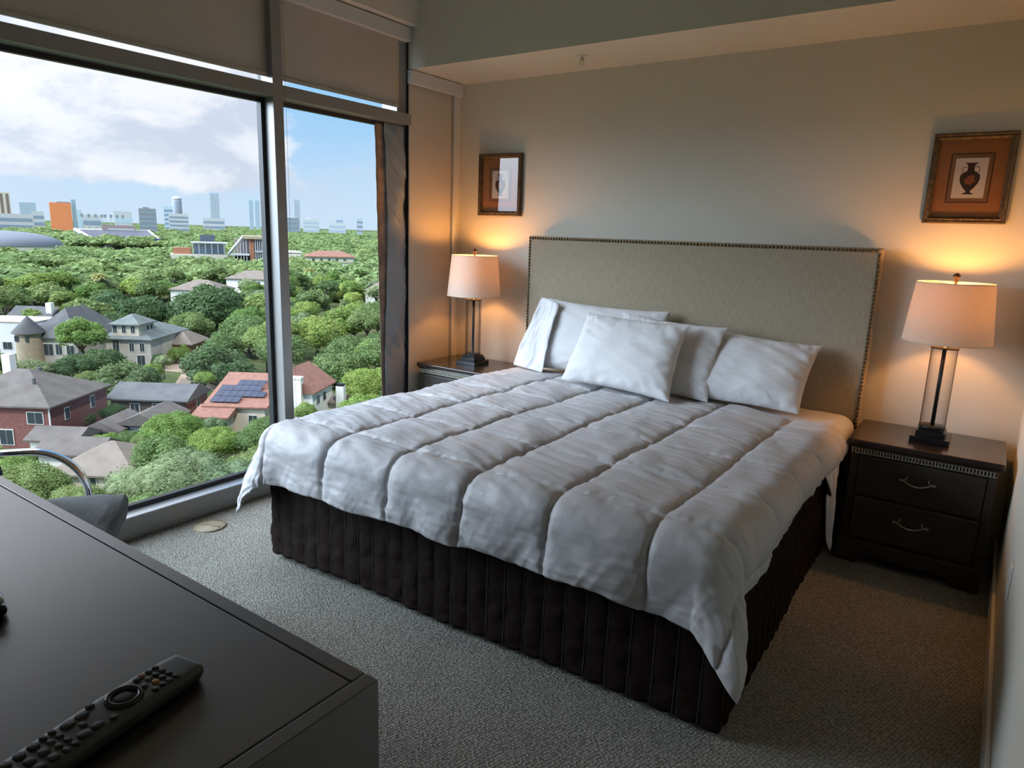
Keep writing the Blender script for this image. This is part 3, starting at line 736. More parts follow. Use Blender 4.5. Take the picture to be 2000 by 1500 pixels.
for c in range(2):
    for k in range(4):
        xa = 0.024 + c * (DW - 0.044) / 2; z0 = 0.07 + k * 0.178
        d_ = MB().box(xa, xa + (DW - 0.052) / 2, DD - 0.022, DD - 0.002, z0, z0 + 0.172).build('drawer', M_desk, dr, bevel=0.003)
        MB().lathe([(0.0, 0.0), (0.006, 0), (0.006, 0.012), (0.014, 0.018), (0.010, 0.026), (0, 0.028)], n=16, cap=False).build('knob', M_silver, d_)
        kn = d_.children[0]; kn.rotation_euler.x = -pi / 2; kn.location = (xa + DW / 4 - 0.02, DD - 0.002, z0 + 0.09)
MB().box(0.022, DW - 0.022, 0.0, 0.012, 0, DZ - 0.03).build('back_panel', M_desk, dr)

def remote():
    # far end lies at (2.494, -3.494); it runs towards the front of the dresser top
    far = Vector((2.4945, -3.494, DZ)); near = Vector((2.530, -3.672, DZ))
    d = (near - far).normalized(); ang = math.atan2(d.y, d.x)
    t = empty('remote_control', (far.x, far.y, DZ + 0.0005), ang, 'long black remote control with rubber buttons lying on the dresser top', 'remote control')
    Lr, Wr = 0.222, 0.054
    M_r = mat('remote_plastic', (0.042, 0.046, 0.052), 0.36, spec=0.7)
    M_b = mat('remote_rubber', (0.028, 0.032, 0.036), 0.55); 
    def body(u, v):
        x = Lr * u; q = 2 * pi * v
        hw = Wr / 2 * (1 - 0.16 * abs(2 * u - 1) ** 6) * (1 - 0.03 * sin(pi * u))
        cy = cos(q); sy = sin(q)
        y = hw * (abs(cy) ** 0.35) * (1 if cy > 0 else -1)
        hh = 0.0235 - 0.004 * abs(2 * u - 0.8)
        z = hh / 2 + hh / 2 * (abs(sy) ** 0.45) * (1 if sy > 0 else -1)
        if sy < 0: y *= 0.86
        return (x, y, z)
    v, f = grid(body, 60, 49)
    b = MB(); b.add(v, f, True); n = len(b.v)
    b.f += [tuple(j * 60 for j in range(48)), tuple(j * 60 + 59 for j in reversed(range(48)))]; b.sm += [False, False]
    b.build('remote_body', M_r, t)
    def top(x): return 0.0235 - 0.004 * abs(2 * x / Lr - 0.8)
    def btn(x, y, rx, ry, m=M_b, h=0.0022, name='button'):
        z = top(x) - 0.0004; b = MB(); n = 16; vs_ = []; 
        for s, zz in ((1.0, 0), (0.98, h * 0.6), (0.8, h)):
            for k in range(n):
                q = 2 * pi * k / n; vs_.append((x + rx * s * abs(cos(q)) ** 0.7 * (1 if cos(q) > 0 else -1), y + ry * s * abs(sin(q)) ** 0.7 * (1 if sin(q) > 0 else -1), z + zz))
        fs_ = [(i * n + k, i * n + (k + 1) % n, (i + 1) * n + (k + 1) % n, (i + 1) * n + k) for i in range(2) for k in range(n)] + [tuple(2 * n + k for k in range(n))]
        b.add(vs_, fs_, True); o = b.build(name, m, t); return o
    G = 0.0115
    col = {(1, 0): (0.62, 0.26, 0.06), (2, 0): (0.10, 0.16, 0.10), (3, 0): (0.35, 0.13, 0.11)}
    names = {(1, 0): 'amber coloured button', (2, 0): 'green coloured button', (3, 0): 'red coloured button'}
    for i in range(3):
        for j in range(4):
            key = (3 - j, 0) if i == 2 else None
            if key in col:
                o = btn(0.030 + i * 0.0085, (j - 1.5) * 0.0105, 0.0031, 0.0039, mat('button_%d' % key[0], col[key], 0.5)); o['label'] = names[key]
            else: btn(0.030 + i * 0.0085, (j - 1.5) * 0.0105, 0.0031, 0.0039)
    for x, y in ((0.054, -0.014), (0.058, 0.002), (0.056, 0.016)): btn(x, y, 0.0034, 0.004)
    # navigation ring
    cx = 0.080; zt = top(cx); b = MB(); n = 40
    b.tube([(cx + 0.0150 * cos(2 * pi * k / n), 0.0150 * sin(2 * pi * k / n), zt + 0.0006) for k in range(n + 1)], 0.0034, 8, cap=False)
    b.build('navigation_ring', mat('ring_gloss', (0.02, 0.022, 0.026), 0.18), t)
    btn(cx, 0, 0.0085, 0.0085)
    for x, y, a, c_ in ((0.104, -0.018, .004, .004), (0.104, 0.018, .004, .004), (0.116, -0.013, .0062, .0052), (0.118, 0.013, .0062, .0052), (0.130, -0.013, .0066, .0062), (0.131, 0.013, .0066, .0062), (0.124, 0.0, .003, .005)): btn(x, y, a, c_)
    for i in range(2):
        for j in range(4): btn(0.143 + i * 0.0085, (j - 1.5) * 0.0112, 0.0030, 0.0040)
    for i in range(4):
        for j in range(3): btn(0.162 + i * 0.0125, (j - 1) * 0.0145, 0.0048, 0.0055)
    o = btn(0.212, -0.015, 0.0040, 0.0045, mat('power_orange', (0.45, 0.12, 0.04), 0.5)); o['label'] = 'orange round button'
remote()
mb = empty('media_box', (2.118, -3.585, DZ), radians(-12), 'black device with silver top cut off at the left edge, on the dresser', 'media box')
MB().box(-0.13, 0.078, -0.09, 0.036, 0.0005, 0.014).build('lower_shell', mat('gloss_black', (0.006, 0.006, 0.007), 0.15), mb, bevel=0.006, seg=4)
MB().box(-0.13, 0.076, -0.09, 0.034, 0.0145, 0.026).build('upper_shell', mat('satin_silver', (0.5, 0.5, 0.52), 0.35, 0.8), mb, bevel=0.006, seg=4)

# ------------------------------------------------------------------ chair by the window
ch = empty('office_chair', (0.745, -3.045, 0), radians(-35), 'grey upholstered chair with chrome loop arms between window and dresser', 'chair')
M_cush = mat('grey_chair_fabric', (0.085, 0.090, 0.088), 0.85, spec=0.2, sheen=0.2, bump=(24, 0.35, 0.01, 'noise'), stretch=(1, 2.4, 3))
M_chrome = mat('chrome', (0.75, 0.76, 0.78), 0.08, 1.0)
def soft(w, d, h, z, y0=0, seed=1):
    b = bmesh.new(); bmesh.ops.create_cube(b, size=1)
    bmesh.ops.subdivide_edges(b, edges=b.edges, cuts=14, use_grid_fill=True)
    for v in b.verts:
        x, y, zz = v.co * 2
        k = max(0, 1 - abs(x) ** 4) ** 0.5 * max(0, 1 - abs(y) ** 4) ** 0.5
        v.co = Vector((x * w / 2 * (1 - 0.03 * zz * zz), y * d / 2 * (1 - 0.03 * zz * zz), zz * h / 2 * (0.62 + 0.38 * k)))
        v.co += Vector((nz(x * 2 + seed, y * 2, zz), nz(y * 2, x * 2 + seed, zz), nz(zz + seed, x * 3, y * 3))) * 0.010
        v.co += Vector((0, y0, z))
    for f in b.faces: f.smooth = True
    me = bpy.data.meshes.new('m'); b.to_mesh(me); b.free(); return me
def link(me, name, m, parent):
    me.name = name; me.materials.append(m); o = bpy.data.objects.new(name, me); COL.objects.link(o); o.parent = parent
    o.modifiers.new('b', 'BEVEL').width = 0.02; o.modifiers['b'].segments = 3
    return o
link(soft(0.52, 0.43, 0.135, 0.435, 0.035, 2), 'seat_cushion', M_cush, ch)
bk = link(soft(0.48, 0.09, 0.46, 0.0, 0, 5), 'backrest', mat('slate_mesh', (0.045, 0.055, 0.065), 0.8), ch)
bk.location = (0, -0.185, 0.72); bk.rotation_euler.x = radians(12)
MB().box(-0.02, 0.02, -0.25, -0.21, 0.42, 0.62).build('back_bracket', M_black, ch, bevel=0.004)
for sg in (-1, 1):
    X_ = sg * 0.292; pts = [(X_, -0.20, 0.645)]
    for k in range(8): pts.append((X_, -0.19 + 0.018 * k, 0.648))
    cy, cz, rr = -0.055, 0.473, 0.175
    for k in range(1, 17):
        q = pi / 2 - (pi * 0.62) * k / 16; pts.append((X_, cy + rr * cos(q), cz + rr * sin(q)))
    pts.append((X_ * 0.9, 0.04, 0.345)); pts.append((X_ * 0.3, 0.0, 0.335))
    b = MB(); prev = None
    # flat oval chrome bar
    vs_ = []; n = 12; PP = [Vector(p) for p in pts]
    for i, p in enumerate(PP):
        tt = (PP[min(i + 1, len(PP) - 1)] - PP[max(i - 1, 0)]).normalized(); a = Vector((1, 0, 0)); a = (a - tt * a.dot(tt)).normalized(); c_ = tt.cross(a)
        for k in range(n): q = 2 * pi * k / n; vs_.append(p + a * cos(q) * 0.021 + c_ * sin(q) * 0.0115)
    fs_ = [(i * n + k, i * n + (k + 1) % n, (i + 1) * n + (k + 1) % n, (i + 1) * n + k) for i in range(len(PP) - 1) for k in range(n)]
    b.add(vs_, fs_, True); b.f += [tuple(range(n)), tuple(len(vs_) - n + k for k in range(n))]; b.sm += [False, False]
    b.build('armrest', M_chrome, ch)
MB().tube([(0, 0, 0.09), (0, 0, 0.36)], 0.026, 16).build('gas_column', M_chrome, ch)
for k in range(5):
    a = 2 * pi * k / 5 + 0.3
    lg = MB().tube([(0.02 * cos(a), 0.02 * sin(a), 0.105), (0.15 * cos(a), 0.15 * sin(a), 0.09), (0.29 * cos(a), 0.29 * sin(a), 0.068)], [0.022, 0.018, 0.012], 10).build('leg', M_chrome, ch)
    c_ = Vector((0.285 * cos(a), 0.285 * sin(a), 0.028)); p = Vector((-sin(a), cos(a), 0))
    MB().tube([c_ - p * 0.02, c_ + p * 0.02], 0.0275, 16).build('caster', M_gasket, lg)

#EXTERIOR
# ------------------------------------------------------------------ the town outside, ten floors below
G = -29.0
ROT = radians(35)
rnd = random.Random(5)
def polar(az, dist, z=G):
    a = radians(az); return Vector((CAM.x - sin(a) * dist, CAM.y + cos(a) * dist, z))
struct(MB().box(-9000, 1500, -3000, 9000, G - 2, G).build('ground', mat('lawn_and_soil', (0.055, 0.085, 0.022), 0.95, spec=0.1, var=(0.09, 0.085, 0.04), vscale=0.12, vdet=8)))
def flat(name, pts, m, h=0.06):
    z = G + h; n = len(pts); b = MB()
    b.add([(x, y, G) for x, y in pts] + [(x, y, z) for x, y in pts], [tuple(range(n, 2 * n))] + [(i, (i + 1) % n, n + (i + 1) % n, n + i) for i in range(n)])
    return struct(b.build(name, m))
M_conc = mat('pale_concrete', (0.42, 0.38, 0.32), 0.9, var=(0.36, 0.33, 0.28), vscale=0.4)
flat('driveway', [(-147, 68), (-133, 73), (-121, 64), (-111, 70), (-113, 76), (-128, 82), (-148, 79), (-152, 74)], mat('tan_gravel', (0.34, 0.24, 0.17), 0.95, var=(0.28, 0.20, 0.14), vscale=0.5))
flat('sidewalk', [(-137, 52), (-120, 64.5), (-121, 66.2), (-138.5, 53.6)], M_conc, 0.1)
flat('patio', [(-110, 41), (-100, 49), (-103, 54), (-113, 46)], M_conc, 0.05)
M_trim = mat('house_trim', (0.62, 0.60, 0.55), 0.7)
M_pane = mat('dark_window_pane', (0.035, 0.045, 0.055), 0.12, spec=0.7)
def rmat(n, c, c2): return mat(n, c, 0.92, spec=0.1, var=c2, vscale=0.5, vdet=8, bump=(3.0, 0.4, 0.05, 'noise'))
R_brown = rmat('brown_shingle', (0.145, 0.125, 0.112), (0.11, 0.095, 0.085))
R_grey = rmat('grey_shingle', (0.125, 0.122, 0.122), (0.095, 0.094, 0.096))
R_green = rmat('greengrey_shingle', (0.16, 0.175, 0.165), (0.125, 0.14, 0.13))
R_tile = mat('clay_tile', (0.30, 0.135, 0.09), 0.85, var=(0.22, 0.10, 0.07), vscale=1.2, vdet=8, bump=(6, 0.5, 0.06, 'wave'))
R_tan = rmat('tan_shingle', (0.21, 0.175, 0.145), (0.17, 0.14, 0.115))
W_brick = mat('red_brick', (0.19, 0.075, 0.06), 0.9, var=(0.14, 0.052, 0.045), vscale=2.5, vdet=8)
W_brick2 = mat('orange_brick', (0.38, 0.17, 0.10), 0.9, var=(0.30, 0.13, 0.08), vscale=2.0)
W_stucco = mat('white_stucco', (0.72, 0.70, 0.64), 0.9)
W_cream = mat('cream_stucco', (0.56, 0.49, 0.38), 0.9, var=(0.50, 0.44, 0.34), vscale=0.6)
W_beige = mat('beige_stucco', (0.44, 0.40, 0.34), 0.9, var=(0.38, 0.34, 0.29), vscale=0.5)
W_stone = mat('tan_stone', (0.38, 0.30, 0.20), 0.9, var=(0.30, 0.24, 0.17), vscale=1.4, vdet=8)
W_dark = mat('dark_siding', (0.085, 0.065, 0.055), 0.9, bump=(4, 0.4, 0.05, 'wave'))
W_white = mat('white_render', (0.60, 0.61, 0.62), 0.8)
def house(name, label, K, w, d, e, rz, roof='hip', wm=W_beige, rm=R_grey, wins=(), oh=0.55, rot=ROT, cat='house', root=None, z0=0.0, pname='wall', off=(0, 0), group=None):
    """near corner K; local x runs along the street front (house at x<0), local y away"""
    if root is None: root = empty(name, (K[0], K[1], G), rot, label, cat, group or 'houses below the window')
    ox, oy = off
    MB().box(ox - w, ox, oy, oy + d, z0, e).build(pname, wm, root)
    x0, x1, y0, y1 = ox - w - oh, ox + oh, oy - oh, oy + d + oh
    b = MB(); t = 0.22
    if roof == 'flat': e += 0.3
    low = [(x0, y0, e - t), (x1, y0, e - t), (x1, y1, e - t), (x0, y1, e - t)]; up = [(x, y, e) for x, y, _ in low]
    cx, cy = (x0 + x1) / 2, (y0 + y1) / 2; W_, D_ = x1 - x0, y1 - y0
    if roof == 'hip':
        if W_ >= D_: r = [(x0 + D_ / 2, cy, rz), (x1 - D_ / 2 - 1e-3, cy, rz)]; fs_ = [(4, 5, 9, 8), (6, 7, 8, 9), (5, 6, 9), (7, 4, 8)]
        else: r = [(cx, y0 + W_ / 2, rz), (cx, y1 - W_ / 2, rz)]; fs_ = [(4, 5, 8), (5, 6, 9, 8), (6, 7, 9), (7, 4, 8, 9)]
    elif roof == 'gx': r = [(x0, cy, rz), (x1, cy, rz)]; fs_ = [(4, 5, 9, 8), (6, 7, 8, 9), (5, 6, 9), (7, 4, 8)]
    elif roof == 'gy': r = [(cx, y0, rz), (cx, y1, rz)]; fs_ = [(4, 5, 8), (5, 6, 9, 8), (6, 7, 9), (7, 4, 8, 9)]
    elif roof == 'shed': r = [(x0, y1, rz), (x1, y1, rz)]; fs_ = [(4, 5, 9, 8), (8, 9, 6, 7), (5, 6, 9), (7, 4, 8)]
    else: r = []; fs_ = [(4, 5, 6, 7)]
    b.add(low + up + r, [(3, 2, 1, 0), (0, 1, 5, 4), (1, 2, 6, 5), (2, 3, 7, 6), (3, 0, 4, 7)] + fs_)
    b.build('roof' if roof != 'flat' else 'flat_roof', rm, root)
    if roof in ('gx', 'gy'):
        b = MB(); ee = e - 0.02
        if roof == 'gx':
            for xx in (ox + 0.02, ox - w - 0.02): b.add([(xx, oy, ee), (xx, oy + d, ee), (xx, cy, rz - (rz - e) * oh / (D_ / 2) - 0.05)], [(0, 1, 2)])
        else:
            for yy in (oy - 0.02, oy + d + 0.02): b.add([(ox - w, yy, ee), (ox, yy, ee), (cx, yy, rz - 0.15)], [(0, 1, 2)])
        b.build('gable', wm, root)
    for q in wins: win(root, *q, off=off)
    return root
def win(root, face, p, z, ww, hh, m=None, off=(0, 0)):
    ox, oy = off
    if face == 'f':
        X_, Y_ = ox + p, oy
        f = MB().box(X_ - ww / 2 - 0.12, X_ + ww / 2 + 0.12, Y_ - 0.08, Y_ - 0.01, z - 0.12, z + hh + 0.12).build('window', M_trim, root)
        MB().box(X_ - ww / 2, X_ - 0.04, Y_ - 0.12, Y_ - 0.07, z, z + hh).box(X_ + 0.04, X_ + ww / 2, Y_ - 0.12, Y_ - 0.07, z, z + hh).build('pane', m or M_pane, f)
    else:
        X_, Y_ = ox, oy + p
        f = MB().box(X_ + 0.01, X_ + 0.08, Y_ - ww / 2 - 0.12, Y_ + ww / 2 + 0.12, z - 0.12, z + hh + 0.12).build('window', M_trim, root)
        MB().box(X_ + 0.07, X_ + 0.12, Y_ - ww / 2, Y_ - 0.04, z, z + hh).box(X_ + 0.07, X_ + 0.12, Y_ + 0.04, Y_ + ww / 2, z, z + hh).build('pane', m or M_pane, f)
def part(root, name, m, *boxes, bevel=0):
    b = MB()
    for q in boxes: b.box(*q)
    return b.build(name, m, root, bevel=bevel)
# two-storey brick house at the left
h = house('brick_house', 'two-storey red brick house with grey-brown hip roof at the left edge of the view', (-97.8, 34.4), 15, 13.3, 6.0, 9.6, 'hip', W_brick, R_brown,
          [('f', -1.9, 3.6, 2.0, 1.5), ('f', -8.2, 3.6, 1.8, 1.5), ('f', -6.0, 0.6, 1.7, 2.0), ('f', -1.9, 0.5, 1.5, 1.8), ('f', -11.5, 0.6, 1.8, 2.0), ('s', 3.6, 3.4, 0.9, 1.5), ('s', 9.6, 3.6, 0.9, 1.6)])
part(h, 'chimney', W_stucco, (-12.6, -11.4, 9.6, 10.9, 6, 10.9))
part(h, 'vent_stack', R_grey, (-4.3, -4.0, 3.6, 3.9, 8.0, 8.9)); part(h, 'vent_stack', R_grey, (-7.2, -6.8, 9.0, 9.4, 8.4, 9.3)); part(h, 'downspout', M_trim, (-0.05, 0.12, -0.12, 0.0, 0, 5.9))
h = house('ranch_house', 'low dark-sided house with long grey gable roof between the brick and solar houses', (-97.6, 53.2), 11.6, 7.6, 3.5, 5.3, 'gx', W_dark, R_grey, [('f', -7.9, 1.0, 1.3, 1.7), ('f', -4.5, 1.5, 1.2, 1.3), ('s', 4.2, 1.2, 1.0, 1.8)])
part(h, 'brick_end_wall', W_brick, (0.0, 0.05, 0.0, 7.6, 0, 3.4))
# house with clay tiles and solar panels
h = house('solar_house', 'cream house with orange clay tile roof carrying dark solar panels', (-83.9, 57.6), 8.6, 9.6, 4.0, 7.0, 'shed', W_cream, R_tile, [('f', -1.8, 1.2, 1.2, 1.4)])
house(None, None, None, 4.6, 3.0, 3.1, 4.0, 'shed', W_cream, R_tile, [('f', -3.2, 1.0, 1.2, 1.4)], root=h, pname='wing_wall', off=(-4.6, -3.0), oh=0.5)
sl = math.atan2(3.0, 10.7)
for r_ in range(4):
    for c in range(7):
        if r_ == 0 and c > 3: continue
        if r_ == 3 and (c < 2 or c > 5): continue
        if r_ == 2 and c > 5: continue
        M_ = Matrix.Translation((-8.3 + c * 1.08, 0.3 + r_ * 1.75, 4.16 + (0.85 + r_ * 1.75) * math.tan(sl) + 0.06)) @ Matrix.Rotation(sl, 4, 'X')
        MB().box(0, 1.03, 0, 1.70, 0, 0.05, M_).build('solar_panel', mat('solar_cell', (0.012, 0.022, 0.05), 0.15, spec=0.8, var=(0.02, 0.035, 0.075), vscale=0.9), h)
# white stucco house with clay roof, right of the mullion
h = house('stucco_house', 'white stucco house with red clay roof and broad chimney right of the mullion', (-81.6, 64.6), 8.2, 8.2, 5.4, 8.6, 'gy', W_stucco, R_tile, [('f', -5.4, 2.3, 2.4, 2.2), ('s', 2.0, 3.2, 1.1, 1.2), ('s', 4.6, 3.2, 1.1, 1.2)], rot=radians(28))
part(h, 'chimney', W_stucco, (-2.9, -1.4, -1.0, -0.05, 0, 7.6)); part(h, 'chimney_cap', W_stucco, (-3.0, -1.3, -1.1, 0.0, 7.55, 7.85))
h = house('stucco_annex', 'small cream annex with white square chimney below the stucco house', (-83.0, 71.2), 4.0, 4.2, 2.4, 3.2, 'gx', W_cream, R_tan, rot=radians(28))
part(h, 'chimney', W_stucco, (-0.3, 1.0, -0.8, 0.3, 0, 5.2)); part(h, 'chimney_cap', M_gasket, (-0.2, 0.9, -0.7, 0.2, 5.2, 5.6))
# low roofs near the foot of the building
h = house('garden_house', 'cream garden house with steep tan-brown roof nearest below the window', (-73.5, 33.0), 9.5, 9.0, 2.4, 5.0, 'hip', W_cream, R_tan, [('f', -5.0, 0.8, 1.2, 1.2)])
h = house('garage', 'low garage with brown gable roof left of the garden house', (-83.8, 33.6), 7.0, 5.0, 2.5, 4.0, 'gx', W_stucco, R_brown, [('f', -3.0, 0.7, 1.2, 1.2)])
h = house('shed_house', 'small brown-roofed outbuilding in front of the brick house', (-91.6, 34.6), 5.8, 4.6, 2.5, 3.7, 'gx', W_stucco, R_brown)
h = house('grey_cottage', 'grey cottage with two low grey gable roofs below the ranch house', (-89.5, 45.0), 5.6, 7.2, 2.9, 4.4, 'gy', mat('grey_siding', (0.30, 0.31, 0.31), 0.9), R_brown, [('f', -2.8, 1.0, 1.1, 1.0)])
house(None, None, None, 4.6, 6.5, 2.3, 3.6, 'gy', MATS['grey_siding'], R_brown, root=h, pname='wing_wall', off=(-5.2, -1.6))
# mansion and the neighbours along the far street
h = house('stone_mansion', 'large stone house with steep grey hip roof and round corner turret', (-155.9, 63.2), 10.2, 17, 5.6, 11.4, 'hip', W_beige, R_grey, [('f', -6.2, 1.8, 2.0, 2.4), ('f', -4.0, 2.0, 1.3, 2.2), ('f', -1.6, 2.0, 1.5, 2.0)])
b = MB().lathe([(2.5, 0), (2.5, 6.8)], (-9.7, -0.6, 0), 20, cap=False); b.build('turret', W_stone, h)
MB().lathe([(3.1, 6.6), (3.1, 6.8), (0.05, 10.2)], (-9.7, -0.6, 0), 20, cap=False).build('turret_roof', R_grey, h)
for xx, yy in ((-8.8, -2.98), (-10.6, -3.05)): part(h, 'window', M_pane, (xx - 0.5, xx + 0.5, yy, yy + 0.3, 5.0, 6.2))
h = house('green_roof_house', 'tall beige house with stacked grey-green hip roofs in the middle distance', (-142.5, 71.8), 11.0, 16.5, 6.0, 8.8, 'hip', W_beige, R_green, [('f', -1.8, 3.4, 0.9, 1.7), ('f', -4.0, 3.4, 0.9, 1.7), ('f', -7.3, 2.6, 1.3, 3.0), ('f', -2.2, 0.3, 1.6, 2.2)])
house(None, None, None, 5.6, 6.5, 9.0, 10.9, 'hip', W_cream, R_green, [('f', -1.2, 7.2, 0.8, 1.4), ('f', -3.1, 7.2, 0.8, 1.4), ('f', -5.0, 7.2, 0.8, 1.4), ('s', 3.6, 7.4, 0.8, 1.0), ('s', 5.2, 7.4, 0.8, 1.0)], root=h, pname='upper_wall', off=(-2.6, 0.6), z0=6.2)
part(h, 'side_wall', W_cream, (0.0, 0.06, 5.0, 17.0, 0, 5.7))
h2 = house('white_house', 'plain white flat-roofed modern house at the left edge of the view', (-174.5, 62.0), 14, 10, 7.0, 7.2, 'flat', W_white, M_conc, [('f', -6.0, 1.0, 2.0, 1.6), ('f', -9.5, 4.0, 1.4, 1.6)], oh=0.1)
h = house('slate_house', 'small white-walled house with dark slate roof behind the white modern house', (-190.0, 71.5), 10, 8, 5.8, 8.4, 'gx', W_stucco, R_grey, [('f', -8, 3, 1.2, 1.2)])
part(h, 'chimney', W_stucco, (-1.4, 0.0, 1.5, 2.8, 5, 9.6))
h = house('small_brick_house', 'little orange brick house with tan hip roof among the trees right of the green-roofed house', (-144.6, 82.0), 6.0, 8.5, 3.6, 6.0, 'hip', W_brick2, R_tan, [('f', -2.0, 1.0, 1.4, 1.8)])
for nm, lab, K, w, d, e, rz in (('cream_house', 'pale cream house half hidden behind the dark tree left of the mullion', (-205, 128), 16, 12, 9.0, 12.0), ('cream_house', 'white house with tan roof peeping over the trees by the mullion', (-232, 168), 18, 12, 9.5, 12.5),
                                ('cream_house', 'pale house with tan roof in trees beside the foil cover', (-178, 180), 10, 9, 8.5, 11.5), ('cream_house', 'small white flat house in the far trees right of the mullion', (-288, 268), 11, 8, 11.5, 11.7)):
    house(nm, lab, K, w, d, e, rz, 'hip', W_stucco, R_tan, [('f', -w * 0.3, e - 2.6, 1.4, 1.5), ('f', -w * 0.7, e - 2.6, 1.4, 1.5)])
# garden fence
fr = empty('garden_fence', (-80.3, 39.2, G), ROT, 'dark wooden garden fence behind the tan-roofed garden house', 'fence')
b = MB()
for k in range(46): b.box(-7 + k * 0.2, -7 + k * 0.2 + 0.17, 0, 0.04, 0, 1.95 + 0.03 * (k % 3))
b.build('fence_boards', mat('fence_wood', (0.10, 0.085, 0.07), 0.9), fr)
for k in range(4): part(fr, 'fence_post', MATS['fence_wood'], (-7 + k * 3, -6.86 + k * 3, 0.04, 0.18, 0, 2.1))
# cars
def car(loc, rz, m, label):
    c = empty('car', loc, rz, label, 'car')
    P = [(-2.2, 0.35), (2.2, 0.35), (2.3, 0.75), (2.1, 0.95), (1.2, 1.02), (0.5, 1.45), (-0.9, 1.47), (-1.7, 1.05), (-2.2, 0.95), (-2.3, 0.7)]
    MB().prism(P, Matrix(((1, 0, 0, 0), (0, 0, -1, 0.88), (0, 1, 0, 0), (0, 0, 0, 1))), 1.76).build('car_body', m, c, bevel=0.08)
    MB().prism([(1.05, 1.02), (0.45, 1.38), (-0.85, 1.40), (-1.5, 1.05)], Matrix(((1, 0, 0, 0), (0, 0, -1, 0.90), (0, 1, 0, 0), (0, 0, 0, 1))), 1.80).build('side_window', M_pane, c)
    for x in (-1.4, 1.4):
        for y in (-0.85, 0.85): MB().tube([(x, y - 0.1, 0.33), (x, y + 0.1, 0.33)], 0.33, 16).build('wheel', M_gasket, c)
car((-104.6, 46.9, G), 0.7, mat('car_paint_pale', (0.55, 0.62, 0.66), 0.25, 0.2), 'pale car parked beside the brick house')
car((-129.0, 58.0, G), 0.7, mat('car_paint_black', (0.012, 0.012, 0.014), 0.2), 'black car parked on the street beyond the brick house')

# ---- skyline and the large buildings beyond the trees
def tower(name, label, az0, az1, eltop, dist, wm, bm=None, floors=8, vert=False, top=None, cat='building', elbase=None, depth=0.8, group='buildings on the horizon'):
    azc = (az0 + az1) / 2; p = polar(azc, dist); w = radians(az1 - az0) * dist; h = CAM.z + dist * math.tan(radians(eltop)) - G
    r = empty(name, p, radians(azc), label, cat, group)
    d = w * depth
    MB().box(-w / 2, w / 2, 0, d, 0, h).build('wall', wm, r)
    if bm:
        b = MB()
        if vert:
            for k in range(floors): x = -w / 2 + w * (k + 0.25) / floors; b.box(x, x + w / floors * 0.5, -0.006 * dist / 10, 0.1, h * 0.05, h * 0.97)
        else:
            for k in range(floors): z = h * (0.05 + 0.92 * k / floors); b.box(-w / 2 + w * 0.03, w / 2 - w * 0.03, -0.3, 0.1, z, z + h / floors * 0.42); b.box(w / 2 - 0.1, w / 2 + 0.3, d * 0.03, d * 0.97, z, z + h / floors * 0.42)
        b.build('window_bands', bm, r)
    if top: MB().box(-w * top[0], w * top[1], d * 0.2, d * 0.8, h, h + top[2] * w).build('roof_plant', wm if len(top) < 4 else top[3], r)
    return r
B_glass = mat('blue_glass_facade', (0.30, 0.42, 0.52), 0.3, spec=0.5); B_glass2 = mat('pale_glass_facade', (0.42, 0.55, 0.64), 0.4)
B_white = mat('white_facade', (0.48, 0.50, 0.53), 0.8); B_grey = mat('grey_facade', (0.22, 0.245, 0.28), 0.8); B_haze = mat('bluegrey_facade', (0.36, 0.44, 0.54), 0.9)  # bluish tints: distance haze put into the facade colour
B_band = mat('facade_windows', (0.22, 0.29, 0.37), 0.3); B_orange = mat('orange_screen', (0.72, 0.24, 0.09), 0.7, var=(0.62, 0.19, 0.07), vscale=0.4); B_cream = mat('cream_facade', (0.62, 0.58, 0.48), 0.8)
def el_(y, x=300): return math.degrees(math.atan((446 + 0.027 * (x - 300) - y) / 1356.0))
tower('apartment_tower', 'white and brown striped apartment tower at the far left of the skyline', 70.05, 71.3, el_(402, 10), 1500, B_cream, mat('brown_stripe', (0.20, 0.15, 0.14), 0.8), 4, True)
tower('low_white_block', 'long low white block beneath the striped apartment tower', 68.9, 71.6, el_(434, 20), 1400, B_white, B_band, 3, depth=0.2)
tower('grey_block', 'hazy grey-green block right of the striped tower', 68.7, 69.6, el_(417, 50), 2400, B_haze)
tower('white_block', 'small white block left of the orange building', 68.3, 69.0, el_(430, 60), 1700, B_white, B_band, 3)
tower('orange_building', 'bright orange ribbed building on the horizon', 66.70, 67.95, el_(417, 120), 1300, B_orange, mat('orange_rib', (0.80, 0.33, 0.14), 0.7), 18, True, (0.15, 0.48, 0.06, B_grey))
tower('grey_side_tower', 'grey-blue block joined to the right side of the orange building', 66.42, 66.68, el_(412, 148), 1320, B_glass, None)
tower('teal_block', 'small teal glass block right of the orange building', 66.12, 66.40, el_(428, 160), 1500, B_glass2)
tower('white_block', 'low white block behind the stadium press box', 65.0, 66.1, el_(436, 180), 1600, B_white, B_band, 2, depth=0.2)
tower('white_block', 'white flat block right of the stadium masts', 63.1, 64.2, el_(430, 245), 1700, B_white, B_glass2, 2, depth=0.3)
tower('striped_office', 'grey horizontally striped office block at centre left of the skyline', 61.55, 62.65, el_(425, 290), 1500, B_grey, B_band, 6, top=(0.25, 0.1, 0.09))
tower('glass_block', 'teal glass block beside the round white-topped tower', 60.45, 61.05, el_(421, 325), 1900, B_glass2, B_band, 6)
t = tower('hospital_block', 'broad white building below the round tower', 59.45, 60.75, el_(433, 350), 1800, B_white, B_band, 5)
rt_ = empty('round_tower', polar(60.15, 2000), 0, 'cylindrical tower with white domed top on the skyline', 'building', 'buildings on the horizon')
hh = CAM.z + 2000 * math.tan(radians(el_(409, 345))) - G
MB().lathe([(11, 0), (11, hh)], n=24).build('wall', B_grey, rt_)
